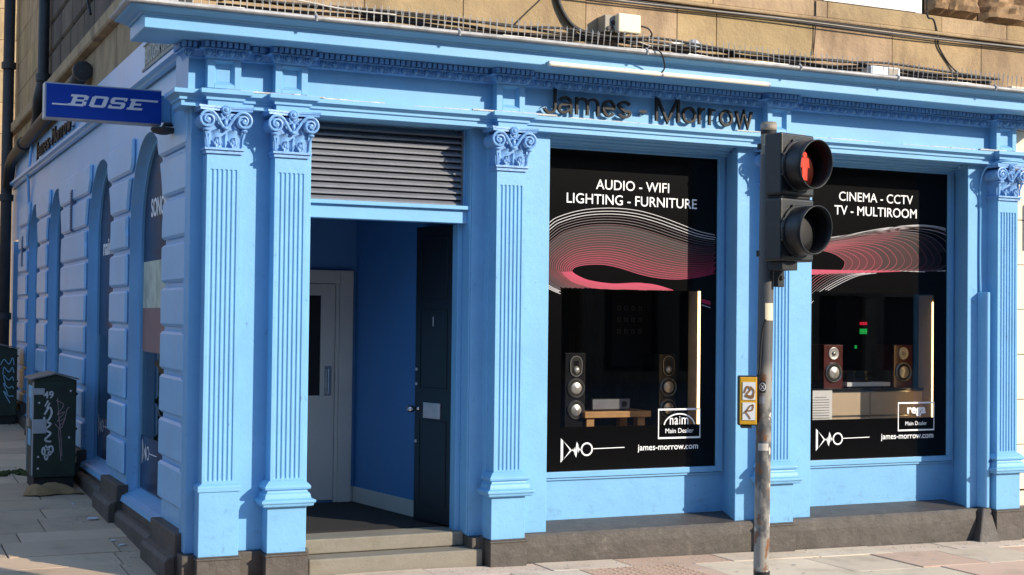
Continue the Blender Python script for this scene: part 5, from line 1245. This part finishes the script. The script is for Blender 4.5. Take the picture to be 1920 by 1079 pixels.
mb.box(a.x+.004, b.x-.004, BY+.064, BY+.068, zt+.05, zt+.15); mb.box(a.x+.004, b.x-.004, BY+.352, BY+.356, zt+.05, zt+.15); mb.box(a.x+.004, a.x+.008, BY+.068, BY+.352, zt+.05, zt+.15); mb.box(b.x-.008, b.x-.004, BY+.068, BY+.352, zt+.05, zt+.15); mb.box(a.x+.004, b.x-.004, BY+.064, BY+.356, zt+.15, zt+.154); mb.build('dust_cover', 'cover', T)
mb = MB()
for q in (a.x+.02, b.x-.05): mb.box(q, q+.03, BY+.1, BY+.13, zt, zt+.012)
mb.build('foot', 'rub', T)
T = thing('notice_sheet', 'white printed sheet standing in the lower left of the second window', 'notice'); a = at(1517, 733, 1, .45); b = at(1560, 790, 1, .45)
mb = MB(); mb.box(a.x, b.x, .45, .453, b.z-.05, a.z); mb.build('sheet', 'paper', T)
mb = MB()
for i in range(9): mb.box(a.x+.03+(.03 if i < 1 else 0), b.x-.03-(.03 if i < 1 else 0), .4488, .4498, a.z-.06-.022*i, a.z-.054-.022*i)
mb.build('print_lines', 'ink', T)
T = thing('light_panel', 'warm vertical light strip on a tan panel at the right of the second window', 'light'); q = at(1752, 600, 1, .56)
mb = MB(); mb.box(q.x+.03, q.x+.05, .573, .80, .62, 2.0); mb.box(q.x, q.x+.03, .573, .585, .62, 2.0); mb.build('panel', 'gold', T); mb = MB(); mb.box(q.x-.012, q.x-.0005, .556, .580, .62, 1.94); mb.build('light_strip', 'led', T)
T = thing('indicator_display', 'small red and green indicator lights on the dark wall of the second window', 'display'); a = at(1618, 607, 1, 1.6)
mb = MB(); mb.box(a.x-.3, a.x+.35, 1.61, 1.64, a.z-.45, a.z+.25); mb.build('panel', 'dark', T)
mb = MB()
for dx in (-.03, 0, .03): mb.box(a.x+dx, a.x+dx+.02, 1.60, 1.609, a.z-.014, a.z+.014)
mb.build('red_segment', 'ledr', T); mb = MB()
for dx in (-.03, 0, .03): mb.box(a.x+dx, a.x+dx+.02, 1.60, 1.609, a.z-.10, a.z-.05)
mb.box(a.x-.09, a.x-.07, 1.6, 1.609, a.z-.24, a.z-.21); mb.build('green_segment', 'ledg', T)
T = thing('table_lamp', 'small glowing orange lamp inside the first arched side window', 'lamp'); a = at(296, 672, 1, 2.2)
mb = MB(); mb.blob((a.x, a.y, a.z), .045, .045, .045, 14, 8); mb.build('lamp_globe', 'bulb', T, smooth=True); mb = MB(); mb.lathe((a.x, a.y, .25), (0, 0, 1), [(.07, 0), (.06, .02), (.012, .03), (.012, a.z-.30), (.03, a.z-.298)], 14); mb.build('stem', 'oak', T)
random.seed(1)

mb = MB()
for i in range(150):
    x_ = random.uniform(-2.4, 7.5); y_ = random.uniform(-2.6, -.3) if x_ > -.1 else random.uniform(-1, 6)
    if x_ < -.1: x_ = -abs(x_) - .25
    mb.lathe((x_, y_, g(x_, y_)+.0035), (0, 0, 1), [(random.uniform(.008, .020), 0), (.006, .0015)], 9)
tag(mb.build('chewing_gum', 'stonebit'), 'trodden pale chewing gum spots scattered over the pavement', 'chewing gum', kind='stuff')
